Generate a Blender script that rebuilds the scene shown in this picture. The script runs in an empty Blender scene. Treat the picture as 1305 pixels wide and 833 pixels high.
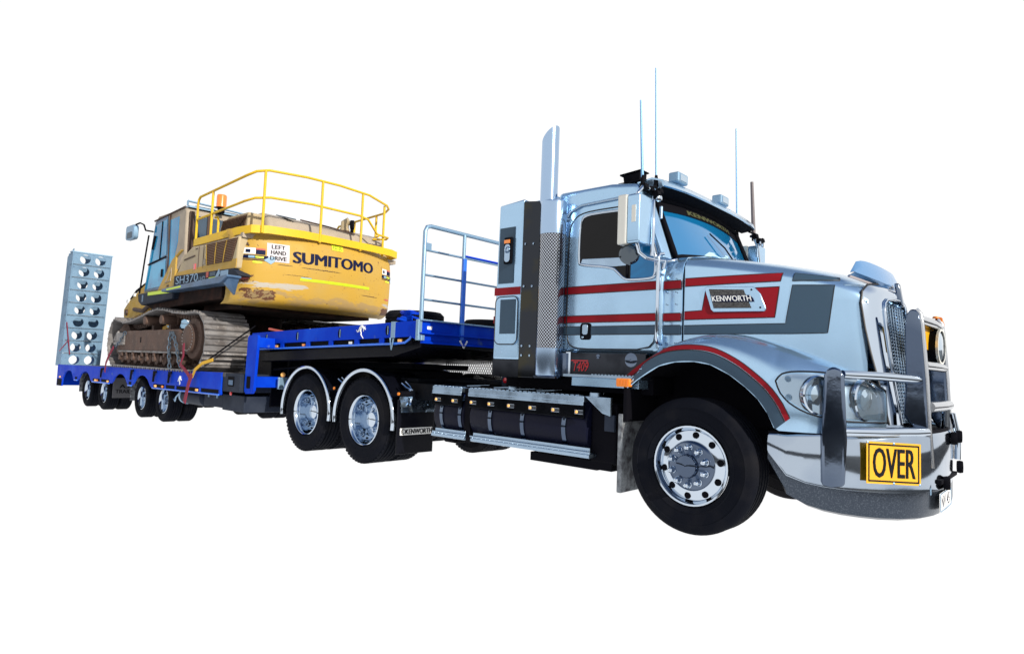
import bpy, math, random
from mathutils import Vector, Matrix
random.seed(7)
R = math.radians
S = bpy.context.scene
COL = S.collection
PI = math.pi

# ------------------------------------------------------------------ camera
cam_d = bpy.data.cameras.new("camera")
cam = bpy.data.objects.new("camera", cam_d)
COL.objects.link(cam)
S.camera = cam
cam_d.sensor_width = 36.0
cam_d.lens = 814.223 / 1305.0 * 36.0
cam_d.clip_start = 0.1
cam_d.clip_end = 3000.0
def aim(pos, yaw, pitch, roll):
    f = Vector((math.sin(yaw)*math.cos(pitch), math.cos(yaw)*math.cos(pitch), math.sin(pitch)))
    r = f.cross(Vector((0, 0, 1))).normalized()
    u = r.cross(f)
    c, s = math.cos(roll), math.sin(roll)
    r2, u2 = c*r + s*u, -s*r + c*u
    m = Matrix((r2, u2, -f)).transposed().to_4x4()
    m.translation = Vector(pos)
    cam.matrix_world = m
aim((2.25534, -5.78581, 1.19891), R(-41.99531), R(3.72755), R(2.19585))

# ------------------------------------------------------------------ sky, sun
SUN_EL, SUN_AZ = R(25.0), R(-7.0)          # low sun ahead of the truck, a touch to the near side
W = bpy.data.worlds.new("World")
S.world = W
W.use_nodes = True
nt = W.node_tree
for n in list(nt.nodes): nt.nodes.remove(n)
def wn(t, **k):
    n = nt.nodes.new(t)
    for a, b in k.items(): setattr(n, a, b)
    return n
out = wn("ShaderNodeOutputWorld"); bg = wn("ShaderNodeBackground")
sky = wn("ShaderNodeTexSky", sky_type='NISHITA', sun_disc=False)
sky.sun_elevation = SUN_EL; sky.sun_rotation = R(90) - SUN_AZ
sky.air_density = 1.0; sky.dust_density = 0.6; sky.ozone_density = 3.0
tc = wn("ShaderNodeTexCoord"); sx = wn("ShaderNodeSeparateXYZ")
ramp = wn("ShaderNodeValToRGB")                       # bright white haze low down, blue overhead
ramp.color_ramp.elements[0].position = 0.56; ramp.color_ramp.elements[0].color = (1, 1, 1, 1)
ramp.color_ramp.elements[1].position = 0.80; ramp.color_ramp.elements[1].color = (0, 0, 0, 1)
mix = wn("ShaderNodeMix", data_type='RGBA')
nt.links.new(tc.outputs["Generated"], sx.inputs[0])
nt.links.new(sx.outputs["Z"], ramp.inputs[0])
nt.links.new(ramp.outputs["Color"], mix.inputs["Factor"])
nt.links.new(sky.outputs[0], mix.inputs["A"])
SKY_STRENGTH = 0.15
hz = 1.04 / SKY_STRENGTH
mix.inputs["B"].default_value = (hz, hz, hz, 1)
nt.links.new(mix.outputs["Result"], bg.inputs["Color"])
bg.inputs["Strength"].default_value = SKY_STRENGTH
nt.links.new(bg.outputs[0], out.inputs[0])

sun_d = bpy.data.lights.new("sun", 'SUN')
sun_d.energy = 5.0; sun_d.angle = R(0.5); sun_d.color = (1.0, 0.92, 0.80)
sun = bpy.data.objects.new("sun", sun_d); COL.objects.link(sun)
sd = Vector((math.cos(SUN_EL)*math.cos(SUN_AZ), math.cos(SUN_EL)*math.sin(SUN_AZ), math.sin(SUN_EL)))
sun.rotation_euler = sd.to_track_quat('Z', 'Y').to_euler()
sun.location = sd*60

S.view_settings.view_transform = 'Standard'
S.view_settings.look = 'None'
S.view_settings.exposure = 0.0
S.view_settings.gamma = 1.0
S.view_settings.use_curve_mapping = False
S.render.engine = 'CYCLES'
S.cycles.max_bounces = 8
S.cycles.use_denoising = True

# ------------------------------------------------------------------ materials
def mat(name, col, rough=0.5, metal=0.0, coat=0.0, spec=0.5, noise=None, bump=0.0, bscale=40.0, emit=None, rvar=0.0):
    """noise = list of (scale, lo, hi, colour, detail): patches of another colour where noise is between lo and hi"""
    m = bpy.data.materials.new(name); m.use_nodes = True
    t = m.node_tree; p = t.nodes["Principled BSDF"]
    p.inputs["Base Color"].default_value = (*col, 1)
    p.inputs["Roughness"].default_value = rough
    p.inputs["Metallic"].default_value = metal
    p.inputs["Coat Weight"].default_value = coat
    p.inputs["Coat Roughness"].default_value = 0.04
    p.inputs["Specular IOR Level"].default_value = spec
    co = t.nodes.new("ShaderNodeTexCoord")
    last = None
    for (sc, lo, hi, c2, det) in (noise or []):
        n = t.nodes.new("ShaderNodeTexNoise"); n.inputs["Scale"].default_value = sc; n.inputs["Detail"].default_value = det
        t.links.new(co.outputs["Object"], n.inputs["Vector"])
        r = t.nodes.new("ShaderNodeMapRange"); r.inputs[1].default_value = lo; r.inputs[2].default_value = hi
        t.links.new(n.outputs["Fac"], r.inputs[0])
        x = t.nodes.new("ShaderNodeMix"); x.data_type = 'RGBA'
        t.links.new(r.outputs[0], x.inputs["Factor"])
        if last: t.links.new(last, x.inputs["A"])
        else: x.inputs["A"].default_value = (*col, 1)
        x.inputs["B"].default_value = (*c2, 1)
        last = x.outputs["Result"]
    if last: t.links.new(last, p.inputs["Base Color"])
    if rvar:
        n = t.nodes.new("ShaderNodeTexNoise"); n.inputs["Scale"].default_value = 6; n.inputs["Detail"].default_value = 5
        t.links.new(co.outputs["Object"], n.inputs["Vector"])
        r = t.nodes.new("ShaderNodeMapRange"); r.inputs[1].default_value = 0.3; r.inputs[2].default_value = 0.7
        r.inputs[3].default_value = max(rough-rvar, 0.02); r.inputs[4].default_value = rough+rvar
        t.links.new(n.outputs["Fac"], r.inputs[0]); t.links.new(r.outputs[0], p.inputs["Roughness"])
    if bump:
        n = t.nodes.new("ShaderNodeTexNoise"); n.inputs["Scale"].default_value = bscale; n.inputs["Detail"].default_value = 4
        t.links.new(co.outputs["Object"], n.inputs["Vector"])
        b = t.nodes.new("ShaderNodeBump"); b.inputs["Strength"].default_value = bump; b.inputs["Distance"].default_value = 0.02
        t.links.new(n.outputs["Fac"], b.inputs["Height"]); t.links.new(b.outputs[0], p.inputs["Normal"])
    if emit:
        p.inputs["Emission Color"].default_value = (*emit[0], 1); p.inputs["Emission Strength"].default_value = emit[1]
    return m

GRIME = (0.10, 0.085, 0.07)
M_ground = mat("glowing_white_floor", (0.06, 0.06, 0.06), 0.9, spec=0.0, emit=((1.0, 1.0, 1.0), 1.02))  # glow added to keep the ground blank white and free of shadows
M_asphalt = mat("asphalt", (0.040, 0.042, 0.046), 0.9, spec=0.1, noise=[(60, 0.45, 0.6, (0.075, 0.077, 0.08), 6), (0.3, 0.45, 0.65, (0.03, 0.031, 0.034), 4)], bump=0.3, bscale=120)
M_satin = mat("satin_alloy", (0.50, 0.52, 0.55), 0.18, 1.0)
M_silver = mat("silver_paint", (0.37, 0.56, 0.76), 0.22, 0.84, 0.4, 0.4, rvar=0.04)
M_red = mat("red_stripe", (0.22, 0.005, 0.012), 0.4, 0, 0.0, 0.15)
M_slate = mat("slate_stripe", (0.034, 0.066, 0.105), 0.4, 0, 0.0, 0.25)
M_line = mat("pinstripe_black", (0.006, 0.006, 0.009), 0.5)
M_chrome = mat("chrome", (0.56, 0.64, 0.74), 0.06, 1.0)
M_chrome_d = mat("chrome_painted_reflection", (0.16, 0.20, 0.27), 0.08, 1.0, rvar=0.03, noise=[(2.5, 0.40, 0.62, (0.09, 0.12, 0.18), 1)], bump=0.08, bscale=4)  # chrome darkened, with soft patches that mimic reflected surroundings
M_bumper = mat("polished_bumper", (0.42, 0.49, 0.58), 0.09, 1.0, noise=[(2.2, 0.42, 0.62, (0.33, 0.40, 0.50), 2)], bump=0.06, bscale=3)
M_alu = mat("aluminium", (0.36, 0.48, 0.62), 0.28, 1.0, rvar=0.1)
M_steel_refl = mat("steel_painted_reflection", (0.040, 0.044, 0.054), 0.10, 1.0, noise=[(5.0, 0.45, 0.7, (0.02, 0.022, 0.028), 4)])  # polished steel with its dark reflections put into the base colour
M_black = mat("black_paint", (0.003, 0.0035, 0.007), 0.35, spec=0.10, rvar=0.1)
M_blackm = mat("matt_black", (0.0035, 0.0035, 0.006), 0.75, spec=0.06)
M_chassis = mat("chassis_black", (0.004, 0.005, 0.008), 0.6, spec=0.06, noise=[(6, 0.55, 0.8, (0.014, 0.013, 0.013), 5)])
M_tank = mat("black_vinyl", (0.004, 0.005, 0.016), 0.42, spec=0.12, bump=0.10, bscale=30)
M_tyre = mat("tyre_rubber", (0.004, 0.005, 0.009), 0.75, spec=0.06, noise=[(5, 0.5, 0.9, (0.013, 0.013, 0.016), 5), (1.5, 0.55, 0.75, (0.018, 0.017, 0.018), 3)], bump=0.05, bscale=60)
M_glass_d = mat("dark_glass", (0.003, 0.003, 0.004), 0.05, spec=0.22)
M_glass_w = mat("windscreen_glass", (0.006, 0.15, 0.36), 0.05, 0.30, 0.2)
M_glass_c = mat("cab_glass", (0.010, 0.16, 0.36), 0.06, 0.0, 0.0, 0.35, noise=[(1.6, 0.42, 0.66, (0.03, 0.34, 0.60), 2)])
M_lens = mat("lamp_lens", (0.40, 0.52, 0.64), 0.08, 0.8, 1.0)
M_amber = mat("amber_lens", (0.85, 0.24, 0.02), 0.25, 0, 0.8)
M_amberon = mat("amber_lamp", (0.9, 0.45, 0.12), 0.3, emit=((1.0, 0.50, 0.20), 0.10))
M_redlamp = mat("red_lens", (0.6, 0.01, 0.02), 0.25, 0, 0.8)
M_stack = mat("brushed_chrome", (0.36, 0.49, 0.67), 0.17, 1.0)
M_panel = mat("panel_painted_reflection", (0.036, 0.040, 0.048), 0.06, 1.0, noise=[(3.5, 0.48, 0.62, (0.05, 0.048, 0.038), 5)])  # near-black with brown patches, standing in for trees mirrored in the steel
M_bumper_refl = mat("bumper_painted_reflection", (0.060, 0.074, 0.098), 0.22, 0.95, noise=[(110, 0.52, 0.66, (0.11, 0.13, 0.16), 3)], bump=0.06, bscale=60)  # dark speckle paints in the road mirrored by the lower bumper
M_redt = mat("red_script", (0.36, 0.008, 0.015), 0.5)
def clear():
    m = bpy.data.materials.new("clear_cover"); m.use_nodes = True; t = m.node_tree
    for n in list(t.nodes): t.nodes.remove(n)
    o = t.nodes.new("ShaderNodeOutputMaterial"); a = t.nodes.new("ShaderNodeBsdfTransparent"); a.inputs[0].default_value = (0.93, 0.96, 0.98, 1)
    g = t.nodes.new("ShaderNodeBsdfGlossy"); g.inputs["Roughness"].default_value = 0.03; f = t.nodes.new("ShaderNodeFresnel"); f.inputs[0].default_value = 1.45
    x = t.nodes.new("ShaderNodeMixShader"); t.links.new(f.outputs[0], x.inputs[0]); t.links.new(a.outputs[0], x.inputs[1]); t.links.new(g.outputs[0], x.inputs[2]); t.links.new(x.outputs[0], o.inputs[0])
    return m
M_clear = clear()
M_white = mat("white_plate", (0.75, 0.76, 0.76), 0.5)
M_cream_w = mat("mirror_glass", (0.62, 0.62, 0.58), 0.2, 0.3)
M_dusty = mat("dusty_flap", (0.22, 0.24, 0.26), 0.9, spec=0.1, noise=[(14, 0.4, 0.65, (0.06, 0.06, 0.07), 6)], bump=0.4, bscale=50)
M_signy = mat("sign_yellow", (0.70, 0.36, 0.004), 0.45)
M_ink = mat("black_ink", (0.005, 0.006, 0.010), 0.55, spec=0.12)
M_navy = mat("navy_ink", (0.004, 0.008, 0.040), 0.55, spec=0.1)
M_blue = mat("trailer_blue", (0.0015, 0.036, 0.46), 0.42, 0, 0.0, 0.04, noise=[(2.2, 0.52, 0.8, (0.006, 0.075, 0.60), 4), (7, 0.66, 0.74, (0.06, 0.11, 0.34), 5)], rvar=0.08)
M_blue_l = mat("worn_blue_edge", (0.015, 0.14, 0.70), 0.4, 0, 0.1)
M_galv = mat("galvanised_steel", (0.22, 0.35, 0.50), 0.42, 0.55, noise=[(12, 0.4, 0.7, (0.22, 0.36, 0.50), 5)])
M_ramp = mat("ramp_paint", (0.145, 0.255, 0.38), 0.6, 0.1, noise=[(4, 0.5, 0.75, (0.09, 0.17, 0.27), 6), (22, 0.64, 0.72, (0.05, 0.10, 0.2), 3)])
M_deck = mat("deck_plate", (0.05, 0.05, 0.06), 0.8, noise=[(4, 0.4, 0.7, (0.10, 0.09, 0.08), 5)])
M_yel = mat("excavator_yellow", (0.455, 0.278, 0.040), 0.5, 0, 0.0, 0.25,
            noise=[(1.6, 0.45, 0.8, (0.42, 0.28, 0.075), 5), (30, 0.70, 0.74, (0.12, 0.06, 0.025), 3), (9, 0.68, 0.76, (0.17, 0.085, 0.04), 4)], rvar=0.12)
M_yel2 = mat("rail_yellow", (0.66, 0.42, 0.012), 0.45, 0, 0.0, 0.3, noise=[(3, 0.55, 0.8, (0.60, 0.33, 0.03), 4)])
M_cream = mat("faded_cream", (0.42, 0.34, 0.205), 0.55, noise=[(2.5, 0.4, 0.7, (0.34, 0.27, 0.18), 5), (26, 0.68, 0.73, (0.20, 0.12, 0.07), 3)])
M_tan = mat("hood_tan", (0.36, 0.305, 0.24), 0.6, noise=[(4, 0.4, 0.7, (0.29, 0.245, 0.19), 5)])
M_dkgrey = mat("dark_grey_panel", (0.016, 0.022, 0.038), 0.55, spec=0.08, noise=[(3, 0.45, 0.75, (0.028, 0.036, 0.055), 5)])
M_step = mat("catwalk_steel", (0.075, 0.145, 0.26), 0.4, 0.4, noise=[(5, 0.4, 0.7, (0.05, 0.09, 0.15), 5)])
M_track = mat("track_steel", (0.20, 0.195, 0.20), 0.5, 0.35, noise=[(5, 0.4, 0.7, (0.095, 0.083, 0.078), 6), (18, 0.6, 0.7, (0.24, 0.225, 0.22), 4)], bump=0.25, bscale=30)
M_rust = mat("rusty_frame", (0.092, 0.052, 0.038), 0.75, 0.1, noise=[(5, 0.4, 0.7, (0.058, 0.035, 0.028), 6), (14, 0.6, 0.75, (0.145, 0.105, 0.085), 4)], bump=0.3, bscale=25)
M_under = mat("underside_dirt", (0.022, 0.015, 0.014), 0.9, noise=[(4, 0.45, 0.7, (0.05, 0.025, 0.02), 5)], spec=0.1)
M_hiviz = mat("hi_viz_tape", (0.46, 0.62, 0.0), 0.4)
M_brown = mat("louvre_brown", (0.05, 0.022, 0.012), 0.6)
M_orange = mat("beacon_orange", (0.80, 0.20, 0.02), 0.3, 0, 0.5)
M_chain = mat("chain_steel", (0.11, 0.15, 0.20), 0.4, 0.7)
M_strapr = mat("red_webbing", (0.17, 0.006, 0.03), 0.8)
M_strapy = mat("yellow_webbing", (0.52, 0.30, 0.02), 0.8)
M_scrape = mat("bare_scrape", (0.42, 0.40, 0.37), 0.6, noise=[(9, 0.45, 0.6, (0.50, 0.32, 0.10), 4)])
M_rustp = mat("rust_patch", (0.10, 0.045, 0.025), 0.85, noise=[(12, 0.45, 0.65, (0.055, 0.028, 0.02), 5), (16, 0.56, 0.68, (0.26, 0.17, 0.07), 4)])
M_pink = mat("faded_red", (0.45, 0.10, 0.08), 0.7)
M_lime = mat("lime_sticker", (0.60, 0.72, 0.02), 0.5)
M_dial = mat("convex_mirror", (0.10, 0.12, 0.14), 0.06, 1.0)

def perforated():
    m = bpy.data.materials.new("perforated_chrome"); m.use_nodes = True
    t = m.node_tree; p = t.nodes["Principled BSDF"]
    p.inputs["Metallic"].default_value = 1.0; p.inputs["Roughness"].default_value = 0.12
    uv = t.nodes.new("ShaderNodeUVMap")
    def grid(dx, dy):
        mp = t.nodes.new("ShaderNodeMapping"); mp.inputs["Location"].default_value = (dx, dy, 0)
        t.links.new(uv.outputs[0], mp.inputs[0])
        fr = t.nodes.new("ShaderNodeVectorMath"); fr.operation = 'FRACTION'; t.links.new(mp.outputs[0], fr.inputs[0])
        sb = t.nodes.new("ShaderNodeVectorMath"); sb.operation = 'DISTANCE'; sb.inputs[1].default_value = (0.5, 0.5, 0)
        t.links.new(fr.outputs[0], sb.inputs[0]); return sb.outputs["Value"]
    mn = t.nodes.new("ShaderNodeMath"); mn.operation = 'MINIMUM'
    t.links.new(grid(0, 0), mn.inputs[0]); t.links.new(grid(0.5, 0.5), mn.inputs[1])
    lt = t.nodes.new("ShaderNodeMath"); lt.operation = 'LESS_THAN'; lt.inputs[1].default_value = 0.32
    t.links.new(mn.outputs[0], lt.inputs[0])
    x = t.nodes.new("ShaderNodeMix"); x.data_type = 'RGBA'
    x.inputs["A"].default_value = (0.55, 0.60, 0.68, 1); x.inputs["B"].default_value = (0.006, 0.006, 0.012, 1)
    t.links.new(lt.outputs[0], x.inputs["Factor"]); t.links.new(x.outputs["Result"], p.inputs["Base Color"])
    mr = t.nodes.new("ShaderNodeMath"); mr.operation = 'SUBTRACT'; mr.inputs[0].default_value = 1.0
    t.links.new(lt.outputs[0], mr.inputs[1]); t.links.new(mr.outputs[0], p.inputs["Metallic"])
    return m
M_perf = perforated()

# ------------------------------------------------------------------ mesh builder
V = Vector
class MB:
    def __init__(s): s.v = []; s.f = []; s.mi = []; s.uv = None
    def add(s, vs, fs, mi=0):
        o = len(s.v); s.v += [tuple(a) for a in vs]
        for f in fs: s.f.append(tuple(i+o for i in f)); s.mi.append(mi)
        return s
    def box(s, x0, x1, y0, y1, z0, z1, mi=0):
        if x0 > x1: x0, x1 = x1, x0
        if y0 > y1: y0, y1 = y1, y0
        if z0 > z1: z0, z1 = z1, z0
        vs = [(x0,y0,z0),(x1,y0,z0),(x1,y1,z0),(x0,y1,z0),(x0,y0,z1),(x1,y0,z1),(x1,y1,z1),(x0,y1,z1)]
        return s.add(vs, [(0,3,2,1),(4,5,6,7),(0,1,5,4),(1,2,6,5),(2,3,7,6),(3,0,4,7)], mi)
    def obox(s, c, a, b, d, mi=0):
        """box about centre c with half-axis vectors a, b, d"""
        c, a, b, d = V(c), V(a), V(b), V(d)
        if a.cross(b).dot(d) < 0: d = -d
        vs = [c-a-b-d, c+a-b-d, c+a+b-d, c-a+b-d, c-a-b+d, c+a-b+d, c+a+b+d, c-a+b+d]
        return s.add(vs, [(0,3,2,1),(4,5,6,7),(0,1,5,4),(1,2,6,5),(2,3,7,6),(3,0,4,7)], mi)
    def bar(s, p, q, w, h, mi=0, up=(0, 0, 1)):
        p, q = V(p), V(q); a = (q-p)/2; n = a.normalized()
        b = n.cross(V(up))
        if b.length < 1e-4: b = n.cross(V((1, 0, 0)))
        b.normalize(); d = n.cross(b).normalized()
        return s.obox((p+q)/2, a, b*w/2, d*h/2, mi)
    def prism(s, pts, ext, mi=0):
        """polygon (list of 3d points) pushed along ext"""
        n = len(pts); e = V(ext); P = [V(p) for p in pts]
        nr = V((0, 0, 0))
        for i in range(n): nr += P[i].cross(P[(i+1) % n])
        if nr.dot(e) > 0: P.reverse()
        vs = P + [p+e for p in P]
        fs = [tuple(range(n)), tuple(range(2*n-1, n-1, -1))]
        fs += [(i, i+n, (i+1) % n+n, (i+1) % n) for i in range(n)]
        return s.add(vs, fs, mi)
    def tube(s, path, r, n=8, mi=0, closed=False, caps=True):
        P = [V(p) for p in path]; m = len(P)
        rs = r if isinstance(r, (list, tuple)) else [r]*m
        o = len(s.v); prev = None
        for i in range(m):
            a = P[(i-1) % m] if (i > 0 or closed) else P[i]
            b = P[(i+1) % m] if (i < m-1 or closed) else P[i]
            t = (b-a).normalized()
            if prev is None:
                u = t.orthogonal().normalized()
            else:
                u = (prev - t*prev.dot(t))
                u = u.normalized() if u.length > 1e-6 else t.orthogonal().normalized()
            prev = u; w = t.cross(u)
            for k in range(n):
                an = 2*PI*k/n
                s.v.append(tuple(P[i] + (u*math.cos(an) + w*math.sin(an))*rs[i]))
        for i in range(m if closed else m-1):
            j = (i+1) % m
            for k in range(n):
                k2 = (k+1) % n
                s.f.append((o+i*n+k, o+i*n+k2, o+j*n+k2, o+j*n+k)); s.mi.append(mi)
        if caps and not closed:
            s.f.append(tuple(o+k for k in range(n-1, -1, -1))); s.mi.append(mi)
            s.f.append(tuple(o+(m-1)*n+k for k in range(n))); s.mi.append(mi)
        return s
    def cyl(s, p, q, r, r2=None, n=20, mi=0):
        return s.tube([p, q], [r, r if r2 is None else r2], n, mi)
    def lathe(s, prof, origin=(0, 0, 0), axis=(0, -1, 0), n=40, mi=0, mfun=None):
        """prof = [(radius, distance along axis)]"""
        o = V(origin); ax = V(axis).normalized(); u = ax.orthogonal().normalized()
        if abs(ax.y) > 0.9: u = V((1, 0, 0))
        w = ax.cross(u); b = len(s.v); m = len(prof)
        for (r, a) in prof:
            for k in range(n):
                an = 2*PI*k/n
                s.v.append(tuple(o + ax*a + (u*math.cos(an)+w*math.sin(an))*max(r, 1e-4)))
        for i in range(m-1):
            for k in range(n):
                k2 = (k+1) % n
                s.f.append((b+i*n+k, b+(i+1)*n+k, b+(i+1)*n+k2, b+i*n+k2)); s.mi.append(mfun(i) if mfun else mi)
        return s
    def grid(s, P, mi=0, closed=False, flip=False):
        m, n = len(P), len(P[0]); o = len(s.v)
        for row in P: s.v += [tuple(p) for p in row]
        for i in range(m-1 + (1 if closed else 0)):
            i2 = (i+1) % m
            for j in range(n-1):
                f = (o+i*n+j, o+i*n+j+1, o+i2*n+j+1, o+i2*n+j)
                s.f.append(f[::-1] if flip else f); s.mi.append(mi)
        return s
    def sheet(s, P, th, mi=0):
        """open grid given a thickness vector th (or float along -normal of the whole)"""
        th = V(th); Q = [[V(p)+th for p in row] for row in P]
        s.grid(P, mi); s.grid(Q, mi, flip=True)
        m, n = len(P), len(P[0])
        for i in range(m-1):
            s.add([P[i][0], P[i+1][0], Q[i+1][0], Q[i][0]], [(0,1,2,3)], mi); s.add([P[i][-1], P[i+1][-1], Q[i+1][-1], Q[i][-1]], [(3,2,1,0)], mi)
        for j in range(n-1):
            s.add([P[0][j], P[0][j+1], Q[0][j+1], Q[0][j]], [(3,2,1,0)], mi); s.add([P[-1][j], P[-1][j+1], Q[-1][j+1], Q[-1][j]], [(0,1,2,3)], mi)
        return s
    def text(s, key, fn, mi=0, bold=0.0):
        """flat glyphs laid on fn(u, v), u and v in 0..1 over the text's box; bold spreads the strokes sideways"""
        vs, fs = GLYPH[key]
        o, a, b = V(fn(.5, .5)), V(fn(.6, .5)), V(fn(.5, .6)); nr = (a-o).cross(b-o).normalized()
        for i, k in enumerate((-1, -.5, 0, .5, 1) if bold else (0,)):
            s.add([V(fn(u+k*bold, v))+nr*.0005*i for (u, v) in vs], fs, mi)
        return s
    def build(s, name, mats, parent=None, smooth=None, bevel=0.0, loc=None, kind=None, label=None, seg=2, solid=None):
        me = bpy.data.meshes.new(name); L = V(loc) if loc is not None else V((0, 0, 0))
        me.from_pydata([tuple(V(a)-L) for a in s.v], [], s.f)
        mats = mats if isinstance(mats, (list, tuple)) else [mats]
        for m in mats: me.materials.append(m)
        if len(mats) > 1: me.polygons.foreach_set("material_index", s.mi)
        if s.uv:
            uvl = me.uv_layers.new(name="UVMap")
            for lp in me.loops: uvl.data[lp.index].uv = s.uv[lp.vertex_index]
        if smooth is not None:
            me.polygons.foreach_set("use_smooth", [True]*len(me.polygons))
            me.set_sharp_from_angle(angle=R(smooth))
        me.update()
        ob = bpy.data.objects.new(name, me); COL.objects.link(ob); ob.location = L
        if parent: ob.parent = parent
        if solid:
            md = ob.modifiers.new("thickness", 'SOLIDIFY'); md.thickness = solid; md.offset = -1
            if smooth is not None:
                es_ = ob.modifiers.new("split", 'EDGE_SPLIT'); es_.split_angle = R(max(smooth, 40)); es_.use_edge_sharp = False
        if bevel:
            md = ob.modifiers.new("edge", 'BEVEL'); md.width = bevel; md.segments = seg; md.limit_method = 'ANGLE'; md.angle_limit = R(35)
            md.harden_normals = False
        if kind: ob["kind"] = kind
        if label: ob["label"] = label
        return ob

def tag(o, label, cat, group=None, kind=None):
    o["label"] = label
    if cat: o["category"] = cat
    if group: o["group"] = group
    if kind: o["kind"] = kind
    return o
def empty(name, loc=(0, 0, 0), parent=None):
    o = bpy.data.objects.new(name, None); COL.objects.link(o); o.location = loc; o.empty_display_size = 0.3
    if parent: o.parent = parent
    return o
def kids(o): return [c for c in COL.objects if c.parent == o]
def copy_tree(o, parent=None):
    c = o.copy(); COL.objects.link(c); c.parent = parent
    for ch in kids(o): copy_tree(ch, c)
    return c
def mirror(o):
    """the same part on the far side of its vehicle"""
    c = copy_tree(o, o.parent); c.scale.y = -c.scale.y; c.location.y = -c.location.y
    return c

# glyph outlines, made while the scene is still empty
GLYPH = {}
def glyph(key, body, bold=0.0, shear=0.0):
    cu = bpy.data.curves.new("glyph", 'FONT'); cu.body = body; cu.size = 1.0; cu.offset = bold; cu.shear = shear
    cu.resolution_u = 3; cu.fill_mode = 'FRONT'
    ob = bpy.data.objects.new("glyph", cu); COL.objects.link(ob)
    me = bpy.data.meshes.new_from_object(ob.evaluated_get(bpy.context.evaluated_depsgraph_get()))
    xs = [v.co.x for v in me.vertices]; ys = [v.co.y for v in me.vertices]
    x0, x1, y0, y1 = min(xs), max(xs), min(ys), max(ys)
    GLYPH[key] = ([((v.co.x-x0)/(x1-x0), (v.co.y-y0)/(y1-y0)) for v in me.vertices], [tuple(p.vertices) for p in me.polygons])
    bpy.data.objects.remove(ob); bpy.data.curves.remove(cu); bpy.data.meshes.remove(me)
for k, b, w, sh in [("KENWORTH", "KENWORTH", 0, 0), ("OVER", "OVER", 0, 0), ("SUMITOMO", "SUMITOMO", 0, 0), ("LEFT", "LEFT", 0, 0),
                    ("HAND", "HAND", 0, 0), ("DRIVE", "DRIVE", 0, 0), ("SH370", "SH370", 0, 0), ("LHD", "LHD", 0, 0), ("EX105", "EX105", 0, 0),
                    ("T409", "T409", 0, .3), ("AA", "A.A.", 0, 0), ("TRAILER", "TRAILER", 0, 0), ("plate", "NV 45", 0, 0), ("K", "K", 0, 0)]:
    glyph(k, b, w, sh)
def on_side(x0, x1, z0, z1, y):                 # lettering on a face that looks towards -y
    return lambda u, v: (x0+(x1-x0)*u, y, z0+(z1-z0)*v)

def lerp(a, b, t): return a+(b-a)*t
def interp(tab, x):
    if x <= tab[0][0]: return tab[0][1]
    for (x0, y0), (x1, y1) in zip(tab, tab[1:]):
        if x <= x1: return y0+(y1-y0)*(x-x0)/(x1-x0)
    return tab[-1][1]
def smoothtab(tab, x):
    """Catmull-Rom through a table"""
    n = len(tab)
    if x <= tab[0][0]: return tab[0][1]
    if x >= tab[-1][0]: return tab[-1][1]
    for i in range(n-1):
        if x <= tab[i+1][0]:
            x0, y0 = tab[i]; x1, y1 = tab[i+1]; h = x1-x0; t = (x-x0)/h
            m0 = (tab[i+1][1]-tab[i-1][1])/(tab[i+1][0]-tab[i-1][0]) if i > 0 else (y1-y0)/h
            m1 = (tab[i+2][1]-tab[i][1])/(tab[i+2][0]-tab[i][0]) if i < n-2 else (y1-y0)/h
            return (2*t**3-3*t*t+1)*y0+(t**3-2*t*t+t)*h*m0+(-2*t**3+3*t*t)*y1+(t**3-t*t)*h*m1
def soften(pts, n=2):
    """cut the corners of a closed outline n times"""
    for _ in range(n):
        q = []
        for a, b in zip(pts, pts[1:]+pts[:1]):
            a_, b_ = V(a), V(b); L = (b_-a_).length; c = min(.25, .09/max(L, 1e-6))
            q += [tuple(a_.lerp(b_, c)), tuple(a_.lerp(b_, 1-c))]
        pts = q
    return pts
def rrect(x0, x1, z0, z1, r, n=4, plane='xz', c=0.0):
    """rounded rectangle outline; plane xz at y=c, or yz at x=c"""
    pts = []
    for (cx, cz, a0) in ((x1-r, z1-r, 0), (x0+r, z1-r, 90), (x0+r, z0+r, 180), (x1-r, z0+r, 270)):
        for k in range(n+1):
            a = R(a0+90*k/n); pts.append((cx+r*math.cos(a), cz+r*math.sin(a)))
    return [(p[0], c, p[1]) if plane == 'xz' else (c, p[0], p[1]) for p in pts]

# ------------------------------------------------------------------ ground: an added white sheet whose even glow wipes out shadows
def zground(x): return 0.0 if x > -6 else 0.0065*(x+6) if x > -30 else -0.156
FX, FY = 3.6, -7.2                       # the glowing floor ends outside the view; unseen asphalt beyond darkens chrome reflections
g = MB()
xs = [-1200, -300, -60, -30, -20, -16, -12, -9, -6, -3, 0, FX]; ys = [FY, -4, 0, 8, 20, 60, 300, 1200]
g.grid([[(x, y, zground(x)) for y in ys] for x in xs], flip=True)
g.build("added_glow_sheet", M_ground, smooth=30, kind="structure")
g = MB()
xs = [-1200, -300, -60, -30, -20, -12, -6, 0, FX]; ys = [-1200, -300, -60, -20, FY]
g.grid([[(x, y, zground(x)-.004) for y in ys] for x in xs], flip=True)
xs = [FX, 8, 30, 120, 400, 1200]; ys = [-1200, -300, -60, -20, FY, 0, 20, 60, 300, 1200]
g.grid([[(x, y, -.004) for y in ys] for x in xs], flip=True)
g.build("asphalt", M_asphalt, smooth=30, kind="structure")
#PARTS

# ================================================================== PRIME MOVER
truck = tag(empty("prime_mover"), "silver blue bonneted prime mover with red and slate stripes, bull bar and yellow OVER sign", "truck")
T = truck

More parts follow.
